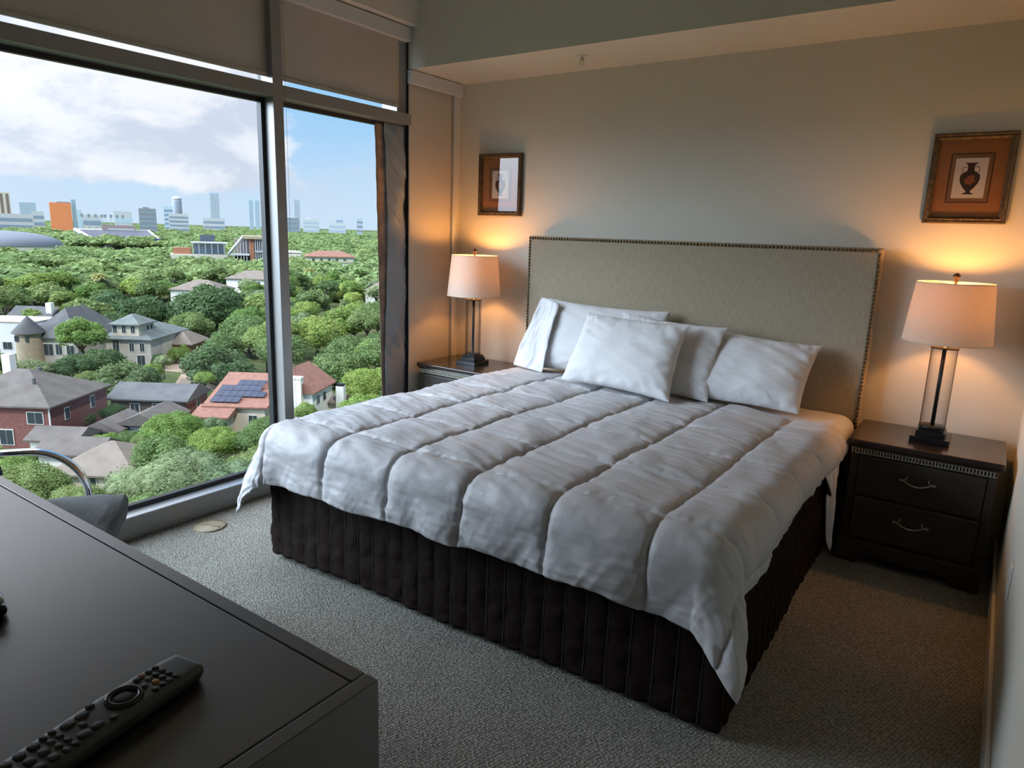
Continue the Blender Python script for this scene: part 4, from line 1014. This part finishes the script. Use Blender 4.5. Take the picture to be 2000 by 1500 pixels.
MB().lathe([(11.6, hh), (11.6, hh + 3), (4, hh + 7), (0, hh + 7)], n=24, cap=False).build('dome', B_white, rt_)
b = MB()
for k in range(14): b.lathe([(11.25, hh * (0.2 + k * 0.055)), (11.25, hh * (0.2 + k * 0.055) + 1.4)], n=24, cap=False)
b.build('window_bands', B_band, rt_)
tower('glass_tower', 'tall blue glass tower with white crown in the middle of the skyline', 57.32, 57.95, el_(398, 420), 2300, B_glass, B_white, 5, True, (0.48, 0.35, 0.10, B_white))
tower('podium_block', 'low white podium beside the tall glass tower', 57.0, 58.5, el_(440, 410), 2200, B_white, B_band, 3, depth=0.3)
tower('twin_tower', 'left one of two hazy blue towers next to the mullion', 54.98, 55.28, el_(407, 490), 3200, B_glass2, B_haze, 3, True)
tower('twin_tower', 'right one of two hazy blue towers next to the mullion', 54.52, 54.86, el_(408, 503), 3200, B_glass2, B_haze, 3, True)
tower('white_tower', 'slim pale tower just right of the mullion on the skyline', 51.60, 52.04, el_(405, 580), 2600, B_white, B_haze, 4, True)
tower('brown_block', 'grey-brown block at the foot of the slim pale tower', 51.7, 52.7, el_(439, 570), 2000, B_grey, B_band, 4)
tower('pale_block', 'pale stepped block right of the slim tower', 50.2, 51.4, el_(441, 615), 2300, B_white, B_haze, 4, top=(0.3, 0.0, 0.1))
tower('white_office', 'white office with dark roof box right of centre in the narrow window', 48.2, 49.5, el_(447, 655), 2300, B_white, B_haze, 3, top=(0.05, 0.35, 0.16, B_band))
tower('mauve_block', 'mauve-grey block near the foil cover on the skyline', 46.9, 47.35, el_(439, 703), 2400, B_haze, B_grey, 4)
def FARL(az, m):
    near = [(70.6, 'under the striped apartment tower'), (69.2, 'by the grey-green block'), (68.2, 'left of the orange building'), (66.6, 'by the orange building'), (65.2, 'behind the stadium press box'), (63.6, 'behind the stadium masts'), (62.1, 'by the striped office block'), (60.2, 'by the round white-topped tower'),
            (58.9, 'right of the round white-topped tower'), (57.6, 'by the tall blue glass tower'), (56.2, 'between the glass tower and twin towers'), (54.9, 'by the twin towers'), (53.4, 'hidden at the window mullion'), (51.8, 'by the slim pale tower'), (50.6, 'right of the slim pale tower'), (48.8, 'by the white office with roof box'), (47.1, 'by the mauve-grey block')]
    return 'low hazy %s building on the horizon %s' % (m.name.split('_')[0], min(near, key=lambda q: abs(q[0] - az - 0.15))[1])
k = 0
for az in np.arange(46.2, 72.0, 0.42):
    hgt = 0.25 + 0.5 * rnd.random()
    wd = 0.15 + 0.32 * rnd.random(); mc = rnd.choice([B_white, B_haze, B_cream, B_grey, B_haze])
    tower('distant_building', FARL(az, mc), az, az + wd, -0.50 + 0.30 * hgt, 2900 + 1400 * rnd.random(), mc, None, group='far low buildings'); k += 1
# stadium
st = empty('stadium', polar(64.0, 900), radians(64.0), 'grey concrete stadium grandstand with press box, left of centre beyond the trees', 'stadium')
def L2(az, dist, z): 
    p = polar(az, dist, z) - st.location; c_, s_ = cos(-radians(64.0)), sin(-radians(64.0)); return (p.x * c_ - p.y * s_, p.x * s_ + p.y * c_, z - G)
bl, br_, tr_, tl_ = L2(64.9, 850, -25.5), L2(61.2, 850, -21.0), L2(62.1, 960, -9.8), L2(66.6, 960, -10.5)
b = MB(); b.add([bl, br_, tr_, tl_, (bl[0], bl[1], 0), (br_[0], br_[1], 0), (tr_[0], tr_[1], 0), (tl_[0], tl_[1], 0)], [(0, 1, 2, 3), (1, 0, 4, 5), (2, 1, 5, 6), (3, 2, 6, 7), (0, 3, 7, 4)])
b.build('seating_bank', mat('stadium_seats', (0.065, 0.065, 0.085), 0.9, var=(0.09, 0.085, 0.105), vscale=0.3), st)
def beam(name, p, q, th, m):
    p, q = Vector(p), Vector(q); MB().tube([p, q], th, 4).build(name, m, st)
beam('edge_wall', bl, tl_, 2.2, B_white); beam('edge_wall', tuple(br_), tuple(tr_), 1.3, B_cream); beam('rim', tl_, tr_, 0.9, B_cream)
for k in range(7):
    f_ = k / 6; q = Vector(bl) * (1 - f_) + Vector(tl_) * f_; MB().tube([(q.x - 1.5, q.y, 0), (q.x - 1.5, q.y, q.z)], 0.35, 6).build('pillar', B_white, st)
pa, pb = L2(65.0, 962, -10), L2(62.95, 962, -10)
part(st, 'press_box', mat('press_box_wall', (0.30, 0.24, 0.23), 0.9), (pa[0], pb[0], pa[1] - 4, pa[1] + 8, 12, 24.5))
part(st, 'press_box_glazing', B_white, (pa[0] + 6, pb[0] - 1, pa[1] - 4.6, pa[1] - 4, 16, 17.8), (pa[0] + 6, pb[0] - 1, pa[1] - 4.6, pa[1] - 4, 18.8, 20.6))
sb = empty('scoreboard', polar(61.8, 845), radians(61.8), 'dark blue scoreboard panel at the right end of the stadium', 'scoreboard')
part(sb, 'screen_panel', mat('navy_panel', (0.04, 0.06, 0.20), 0.6), (-7, 7, -0.5, 0.5, 7.0, 12.6))
for sx in (-5, 5): part(sb, 'post', B_grey, (sx - 0.3, sx + 0.3, -0.2, 0.2, 0, 7))
sb = empty('scoreboard', polar(58.25, 640), radians(58.25), 'dark grey scoreboard panel left of the tan-roofed arena', 'scoreboard')
part(sb, 'screen_panel', mat('slate_panel', (0.09, 0.12, 0.17), 0.6), (-5.6, 5.6, -0.5, 0.5, 15.5, 21.0))
for sx in (-4, 4): part(sb, 'post', B_grey, (sx - 0.3, sx + 0.3, -0.2, 0.2, 0, 15.5))
for i, px in enumerate((162, 175, 188, 200, 206, 217, 229, 240)):
    az = 66.6 - (px - 147) * 0.0316
    t = empty('light_mast', polar(az, 1080), radians(az), ['leftmost', 'second', 'third', 'fourth', 'fifth', 'sixth', 'seventh', 'rightmost'][i] + ' floodlight mast from the left in the row behind the stadium', 'light mast', 'floodlight masts behind the stadium')
    MB().tube([(0, 0, 0), (0, 0, 35)], 0.32, 6).build('pole', B_grey, t)
    MB().box(-1.4, 1.4, -0.4, 0.4, 33, 37).build('lamp_rack', B_grey, t)
ar = empty('arena', polar(71.0, 600), 0, 'grey curved arena roof at the left edge beyond the trees', 'arena')
prof = [(38 * cos(q), 11.5 + 9.5 * sin(q) ** 0.9 if q > 0 else 11.5) for q in np.linspace(0, pi / 2, 12)]
MB().lathe(prof, n=48, cap=False).build('roof', mat('arena_metal', (0.14, 0.155, 0.18), 0.6), ar)
MB().lathe([(37.5, 0), (37.5, 11.5)], n=48, cap=False).build('wall', B_cream, ar)
# pavilion with tan roof and orange brick pier
pv = empty('sports_pavilion', polar(57.0, 560), radians(57.0), 'white columned sports pavilion with tan roof and orange brick pier left of the mullion', 'pavilion')
def lx(az): return -math.tan(radians(az - 57.0)) * 560
part(pv, 'roof', mat('tan_roof_slab', (0.42, 0.34, 0.24), 0.8), (lx(55.85), lx(53.9), -8, 22, 20.2, 22.2))
part(pv, 'brick_pier', W_brick2, (lx(55.35), lx(55.05), -6, 4, 0, 20.2))
part(pv, 'rear_wall', mat('pavilion_grey_wall', (0.22, 0.20, 0.19), 0.9), (lx(56.4), lx(53.9), 8, 20, 0, 19.5))  # rear wall in its own dark grey
part(pv, 'floor_slab', B_white, (lx(56.9), lx(55.4), -7, 8, 8.0, 9.0))
part(pv, 'floor_slab', B_white, (lx(55.0), lx(53.9), -7, 8, 10.5, 11.4))
for a_ in (56.5, 56.25, 56.0, 55.8, 55.6, 54.95, 54.8, 54.65, 54.5, 54.35, 54.2): part(pv, 'column', B_white, (lx(a_) - 0.28, lx(a_) + 0.28, -6.5, -5.9, 0, 20.3 if a_ < 55.9 else 20.3 - (a_ - 55.85) * 14))
MB().tube([(lx(56.85), -7, 9), (lx(55.85), -7, 21.3)], 0.9, 4).build('raking_beam', B_white, pv)
pv2 = empty('canopy_building', polar(58.6, 565), radians(58.6), 'low building with flat white canopy roof and thin columns right of the stadium', 'building', 'buildings on the horizon')
part(pv2, 'canopy_roof', B_white, (-8, 17, -6, 12, 16.0, 16.8)); part(pv2, 'rear_wall', B_band, (-6, 15, 3, 12, 8, 16)); part(pv2, 'brick_wall', W_brick2, (-20, -8, 0, 8, 6, 12.5)); part(pv2, 'base_wall', B_cream, (-22, 17, -4, 8, 0, 8))
for k in range(6): part(pv2, 'column', B_white, (-7 + k * 4.2, -6.6 + k * 4.2, -5.6, -5.2, 0, 16))
house('red_roof_hall', 'long low hall with red tiled roof right of the mullion beyond the trees', polar(47.6, 480), 31, 16, 11.5, 15.0, 'hip', B_cream, R_tile, [('f', -6 - 5 * k, 8.0, 1.6, 2.2) for k in range(5)], rot=radians(50), group='buildings on the horizon', cat='building', oh=1.2)
house('white_roof_hall', 'pale flat-roofed hall at the left end of the red tiled hall', polar(51.6, 500), 12, 12, 13, 14.2, 'hip', B_cream, B_white, rot=radians(50), group='buildings on the horizon', cat='building')

# ---- trees
nprng = np.random.default_rng(11)
def leafmat(n, c, c2, trans=0.35): return mat(n, c, 0.7, spec=0.25, var=c2, vscale=1.6, vdet=2, rand=0.22, translucent=trans)
L_mats = dict(bright=leafmat('leaf_bright', (0.225, 0.310, 0.075), (0.165, 0.255, 0.056)), mid=leafmat('leaf_mid', (0.175, 0.240, 0.080), (0.130, 0.195, 0.062)),
              olive=leafmat('leaf_olive', (0.200, 0.255, 0.120), (0.150, 0.205, 0.092)), dark=leafmat('leaf_dark', (0.100, 0.160, 0.058), (0.075, 0.128, 0.047)),
              lime=leafmat('leaf_lime', (0.270, 0.340, 0.105), (0.200, 0.285, 0.078)))
M_bark = mat('bark', (0.09, 0.07, 0.055), 0.95)
def crown_arrays(nl, nq, ls, flat_=0.8, seed=0, droop=0.0, core=True):
    """leaf clumps on a dome of lobes, unit radius, base near z=0"""
    g = np.random.default_rng(seed)
    th = g.uniform(0, 2 * np.pi, nl); up = g.uniform(-0.1, 1, nl); rr = np.sqrt(np.clip(1 - np.clip(up, 0, 1) ** 2, 0, 1)) * 0.62
    C_ = np.stack([rr * np.cos(th), rr * np.sin(th), up * 0.62 * flat_ + 0.40], 1); R_ = g.uniform(0.26, 0.42, nl)
    k = g.choice(nl, nq, p=R_ ** 2 / (R_ ** 2).sum())
    d = g.normal(size=(nq, 3)); d[:, 2] += 0.35; d /= np.linalg.norm(d, axis=1)[:, None]
    p = C_[k] + d * (R_[k] * g.uniform(0.80, 1.10, nq))[:, None]; p[:, 2] -= droop * g.uniform(0, 1, nq) * 0.3
    n = d + g.normal(size=(nq, 3)) * 0.55; n /= np.linalg.norm(n, axis=1)[:, None]
    a = np.cross(n, g.normal(size=(nq, 3))); a /= np.linalg.norm(a, axis=1)[:, None]; b_ = np.cross(n, a)
    s = ls * g.uniform(0.6, 1.3, nq)[:, None]
    V = np.stack([p - a * s - b_ * s * .6, p + a * s - b_ * s * .6, p + a * s * .8 + b_ * s * .7, p - a * s * .8 + b_ * s * .7], 1).reshape(-1, 3)
    F = np.arange(nq * 4).reshape(-1, 4)
    if core:
        q, w_ = 10, 6; vv = []; ff = []
        for c_, r_ in zip(C_, R_):
            o = len(vv)
            for j in range(w_ + 1):
                for i in range(q):
                    t1, t2 = 2 * pi * i / q, pi * j / w_; r2 = r_ * 0.74 * (1 + 0.12 * sin(5 * t1 + c_[0] * 9) * sin(t2))
                    vv.append((c_[0] + r2 * sin(t2) * cos(t1), c_[1] + r2 * sin(t2) * sin(t1), c_[2] + r2 * cos(t2)))
            ff += [(o + j * q + i, o + j * q + (i + 1) % q, o + (j + 1) * q + (i + 1) % q, o + (j + 1) * q + i) for j in range(w_) for i in range(q)]
        F = np.concatenate([F, np.array(ff) + len(V)]); V = np.concatenate([V, np.array(vv)])
    return V, F
def trunk_mesh(seed):
    b = MB(); g = random.Random(seed); b.tube([(0, 0, -1.35), (0.03, 0.01, -0.6), (0.0, 0.02, 0.2)], [0.085, 0.06, 0.045], 8)
    for k in range(5):
        a = 2 * pi * k / 5 + g.random(); b.tube([(0, 0, -0.35 + 0.1 * g.random()), (0.25 * cos(a), 0.25 * sin(a), 0.1), (0.48 * cos(a), 0.48 * sin(a), 0.45)], [0.045, 0.03, 0.012], 6)
    return b
PROTO = {}
def proto(kind, lod, var):
    key = (kind, lod, var)
    if key not in PROTO:
        nl, nq, ls = ((30, 26000, 0.021), (20, 7000, 0.034), (13, 1900, 0.06))[lod]
        V, F = crown_arrays(nl, nq, ls, 0.75 if kind != 'lime' else 0.95, seed=var * 7 + lod, droop=1.0 if kind == 'olive' else 0.2)
        o = npmesh('crown', V, F, L_mats[kind]); t = trunk_mesh(var).build('trunk', M_bark)
        PROTO[key] = (o.data, t.data); bpy.data.objects.remove(o); bpy.data.objects.remove(t)
    return PROTO[key]
LBL = dict(bright='bright green leafy tree in the sea of treetops outside', mid='mid green leafy tree in the sea of treetops outside', olive='grey-olive feathery tree in the sea of treetops outside',
           dark='dark green dense tree in the sea of treetops outside', lime='yellow-green leafy tree in the sea of treetops outside')
TREES = []
def tree(kind, x, y, top, R, lod, label=None, group=None, flatz=1.0):
    cr, tk = proto(kind, lod, rnd.randrange(2 if lod == 0 else 3))
    zc = top - R * 1.25 * flatz
    if not label:
        dx, dy = x - CAM.x, y - CAM.y; a_ = math.degrees(math.atan2(-dx, dy)); D_ = sqrt(dx * dx + dy * dy)
        zone = 'at far left' if a_ > 68.5 else 'below the orange building' if a_ > 66 else 'below the stadium' if a_ > 63 else 'below the striped office' if a_ > 60.5 else 'below the canopy building' if a_ > 58 else 'below the sports pavilion' if a_ > 56 else 'just left of the mullion' if a_ > 53.5 else 'just right of the mullion' if a_ > 51 else 'below the red tiled hall' if a_ > 48.5 else 'beside the foil cover'
        label_ = LBL[kind].split(' tree')[0] + ' tree ' + ('low down near the garden roofs ' if D_ < 120 else 'behind the first houses ' if D_ < 170 else 'in the middle treetops ' if D_ < 215 else 'in the farther treetops ') + zone
    r = empty('leafy_tree', (x, y, zc), rnd.uniform(0, 6.28), label or label_, 'tree', group or ('treetops outside the window' if not label else 'trees near the houses'))
    r.scale = (R, R, R * flatz)
    for nm, me in (('crown', cr), ('trunk', tk)):
        o = bpy.data.objects.new(nm, me); COL.objects.link(o); o.parent = r
        if nm == 'trunk':
            hgt = (zc - G) / (R * flatz); o.scale = (1, 1, max(0.3, hgt / 1.35))
    TREES.append((x, y, R)); return r
HERO = [('olive', -60.4, 28.9, -20.5, 5.6, 'broad feathery grey-olive treetop nearest below the big window'), ('olive', -56.4, 34.2, -21.3, 5.0, 'feathery olive treetop right of the broad one, beside the bed corner'),
        ('olive', -64.5, 33.8, -21.6, 4.4, 'olive treetop behind the broad feathery one'), ('bright', -81.5, 42.3, -22.4, 3.9, 'bright green round tree in front of the ranch house'),
        ('bright', -74.7, 43.8, -23.4, 3.6, 'bright green tree in front of the solar house'), ('mid', -70.8, 48.2, -22.4, 4.0, 'mid green tree covering the right of the solar house'),
        ('mid', -62.0, 41.0, -22.8, 4.4, 'mid green tree between the olive treetops and the mullion'), ('mid', -72.6, 56.0, -25.6, 4.2, 'mid green tree right of the mullion below the stucco house'),
        ('bright', -88.6, 37.0, -25.4, 2.2, 'bright hedge tree at the left end of the garden row'), ('mid', -86.6, 39.0, -25.2, 2.2, 'hedge tree second from the left in the garden row'), ('bright', -84.4, 40.4, -25.0, 2.3, 'hedge tree third from the left in the garden row'), ('mid', -82.6, 39.6, -24.6, 2.4, 'hedge tree at the right end of the garden row'),
        ('mid', -66.5, 19.8, -20.2, 4.0, 'dark pine-like treetop seen through the chair arm'), ('mid', -60.5, 21.6, -21.4, 2.9, 'green treetop low at the left above the dresser edge'), ('bright', -82.5, 23.6, -24.0, 3.4, 'bright treetop at the left edge under the brick house'),
        ('dark', -115.5, 52.6, -21.6, 5.2, 'dark round tree behind the ranch house'), ('dark', -119.6, 58.0, -23.4, 3.8, 'dark tree right behind the ranch roof'),
        ('dark', -117.5, 71.0, -20.8, 7.2, 'wide spreading dark tree beside the tan driveway'), ('mid', -138.1, 92.2, -19.0, 8.0, 'large mid green tree behind the spreading tree near the mullion'),
        ('dark', -141.5, 61.3, -23.2, 4.4, 'dark tree before the stone mansion at its right'), ('dark', -138.6, 55.2, -23.6, 3.9, 'dark tree before the stone mansion at its middle'), ('olive', -141.0, 48.2, -23.8, 4.6, 'olive tree before the white modern house'),
        ('dark', -172.0, 104.6, -14.6, 11.5, 'big dark tree standing above the others left of the mullion'), ('dark', -186.3, 91.5, -17.6, 8.6, 'dark tree behind the green-roofed house'), ('dark', -202.0, 90.5, -17.6, 8.4, 'dark grey-green tree behind the stone mansion'), ('bright', -180, 113, -16.8, 8.8, 'bright tree right of the big dark tree'),
        ('bright', -127.2, 103.4, -18.9, 6.8, 'bright clumpy tree in the middle of the narrow window'), ('bright', -85.0, 79.8, -22.0, 5.4, 'bright green tree low beside the foil cover'), ('mid', -100.8, 86.5, -21.8, 6.6, 'dark mid green tree above the stucco roof'),
        ('mid', -107, 97, -20.4, 6.6, 'mid green tree left of the foil cover'), ('bright', -76, 72.5, -24.2, 3.4, 'small bright tree right of the white chimney'),
        ('dark', -104.2, 40.4, -25.4, 2.5, 'dark shrub tree before the brick side wall'), ('dark', -101.2, 44.2, -25.0, 2.1, 'small dark tree at the corner of the brick house'), ('bright', -98.5, 41.8, -26.6, 1.8, 'low bright shrub by the brick side wall'),
        ('mid', -92.0, 29.6, -26.6, 1.8, 'shrub under the brick front wall'), ('dark', -139.8, 71.8, -25.4, 1.6, 'dark pointed shrub at the corner of the green-roofed house'), ('bright', -142.5, 77.0, -25.2, 1.7, 'bright shrub along the cream side wall'), ('bright', -145.0, 80.2, -25.0, 1.8, 'bright shrub at the far end of the cream side wall')]
for kd, x, y, top, R, lb in HERO: tree(kd, x, y, top, R, 0 if sqrt((x - 3) ** 2 + (y + 4) ** 2) < 125 else 1, lb, flatz=1.6 if R < 2 else 0.85)
KEEP = [(65.9, 72.0, -13.9, 100), (69.6, 72.2, -15.0, 95), (59.3, 65.5, -13.7, 108), (59.3, 62.6, -12.7, 108), (54.3, 59.7, -14.2, 112), (54.3, 55.9, -15.4, 108), (49.6, 53.2, -13.5, 114), (65.1, 69.4, -18.7, 80),
        (68.5, 70.7, -16.3, 90), (62.4, 65.9, -14.8, 100), (68.1, 70.2, -9.1, 160), (65.1, 68.1, -8.2, 160), (62.7, 66.3, -9.8, 160), (60.4, 62.7, -9.5, 165), (69.9, 71.6, -8.9, 180), (68.5, 70.7, -6.8, 200), (59.2, 61.2, -9.6, 150),
        (61.5, 62.9, -11.6, 140), (59.1, 61.9, -12.0, 125), (64.9, 67.4, -11.1, 130), (58.9, 60.4, -5.6, 250), (56.3, 57.9, -4.6, 320), (67.8, 70.9, -1.7, 600), (61.2, 66.7, -1.8, 800), (54.4, 60.6, -2.4, 600), (47.5, 52.5, -2.3, 480), (45.5, 47.1, -5.6, 220), (47.8, 48.4, -3.4, 385)]
FOOT = [(o.location.x, o.location.y) for o in bpy.data.objects if o.type == 'EMPTY' and o.get('category') == 'house']
def clear(x, y, R, top):
    dx, dy = x - CAM.x, y - CAM.y; D = sqrt(dx * dx + dy * dy); az = math.degrees(math.atan2(-dx, dy)); hw = math.degrees(R / D); e = math.degrees(math.atan((top - CAM.z) / D))
    for a0, a1, em, dk in KEEP:
        if D < dk and az + hw * 0.75 > a0 and az - hw * 0.75 < a1 and e > em: return False
    for fx, fy in FOOT:
        ux, uy = (x - fx), (y - fy); lx_, ly_ = ux * cos(ROT) + uy * sin(ROT), -ux * sin(ROT) + uy * cos(ROT)
        if -17 < lx_ < R * 0.5 and -R * 0.5 < ly_ < 15 and D < 205: return False
    return True
cnt = 0; ring = 42.0; spots = []
while ring < 300:
    sp = 7.0 + ring * 0.02
    az = 37.0 if ring < 140 else 42.5
    while az < (82 if ring < 100 else 74.5):
        a = az + rnd.uniform(-0.35, 0.35) * math.degrees(sp / ring); D = ring + rnd.uniform(-0.4, 0.4) * sp
        p = polar(a, D); spots.append((D, p.x, p.y)); az += math.degrees(sp / ring)
    ring += sp * 1.05
spots.sort()
for D, x, y in spots:
    if cnt >= 270: break
    R = rnd.uniform(3.6, 6.2) * (0.85 + D / 900); top = -18.6 + rnd.uniform(-2.6, 2.6) - (2.2 if D < 110 else 0) - (1.8 if D < 66 else 0)
    if any((x - a) ** 2 + (y - b_) ** 2 < (1.0 * c_ + 0.8 * R) ** 2 for a, b_, c_ in TREES[:16]) and D < 75: continue
    if any((x - a) ** 2 + (y - b_) ** 2 < (0.62 * (R + c_)) ** 2 for a, b_, c_ in TREES): continue
    if not clear(x, y, R, top):
        R *= 0.45; top = -24.5 + rnd.uniform(-0.6, 0.6)
        if not clear(x, y, R, top): continue
    kd = rnd.choices(['bright', 'mid', 'olive', 'dark', 'lime'], [34, 30, 12, 12, 12])[0]
    tree(kd, x, y, top, R, 1 if D < 190 else 2, flatz=0.85 if top > -23 else 0.9); cnt += 1
D0 = sqrt((x - CAM.x) ** 2 + (y - CAM.y) ** 2)
# palms
for x, y, lb in ((-246, 110, 'palm tree with yellowish fronds among the far treetops left of the mullion'), (-245, 197, 'palm tree with yellowish fronds right of the mullion')):
    t = empty('palm_tree', (x, y, G), 0, lb, 'palm tree')
    MB().tube([(0, 0, 0), (0.2, 0, 6), (0, 0, 12)], [0.3, 0.22, 0.2], 8).build('trunk', M_bark, t)
    b = MB()
    for k in range(34):
        a = k * 2.4; tl = 0.2 + 0.9 * (k / 34); pts = [(0.3 * cos(a), 0.3 * sin(a), 12)]
        for s in (0.35, 0.7, 1.0): pts.append((3.0 * s * cos(a) * cos(tl - 0.9), 3.0 * s * sin(a) * cos(tl - 0.9), 12 + 2.2 * s * sin(1.5 - tl * 1.6) - 1.6 * s * s))
        for i in range(3):
            p, q = Vector(pts[i]), Vector(pts[i + 1]); w_ = Vector((-sin(a), cos(a), 0)) * 0.45
            b.add([p - w_, p + w_, q + w_ * (0.9 if i < 2 else 0.2), q - w_ * (0.9 if i < 2 else 0.2)], [(0, 1, 2, 3)])
    b.build('fronds', mat('palm_frond', (0.34, 0.31, 0.10), 0.7, translucent=0.3), t)
# the wood beyond, too many to count
cells = []; r_ = max(D0, 200)
bases = [crown_arrays(11, 420, 0.085, 0.8, seed=40 + k) for k in range(4)]
VV = []; FF = []; n0 = 0
while r_ < 4600:
    sp = 7.5 + 0.024 * r_
    az = 42.5
    while az < 75.5:
        a = az + rnd.uniform(-0.4, 0.4) * math.degrees(sp / r_); D = r_ + rnd.uniform(-0.45, 0.45) * sp; p = polar(a, D)
        R = sp * rnd.uniform(0.62, 0.95); top = -17.5 + rnd.uniform(-2.5, 2.8) + (1.5 if D > 700 else 0); az += math.degrees(sp / r_)
        if not clear(p.x, p.y, R, top):
            top -= 4.5
            if not clear(p.x, p.y, R, top): continue
        V, F = bases[rnd.randrange(4)]; hz_ = min(R, 9.0); c_, s_ = cos(a * 9), sin(a * 9)
        V2 = np.stack([p.x + (V[:, 0] * c_ - V[:, 1] * s_) * R, p.y + (V[:, 0] * s_ + V[:, 1] * c_) * R, top - 1.25 * hz_ + V[:, 2] * hz_], 1)
        VV.append(V2); FF.append(F + n0); n0 += len(V2)
    r_ += sp * 1.15
wood = npmesh('distant_woodland', np.concatenate(VV), np.concatenate(FF), mat('hazed_foliage', (0.250, 0.320, 0.120), 0.8, spec=0.1, var=(0.165, 0.240, 0.095), vscale=0.035, vdet=6, translucent=0.3))  # greens lightened to paint distance haze into the base colour
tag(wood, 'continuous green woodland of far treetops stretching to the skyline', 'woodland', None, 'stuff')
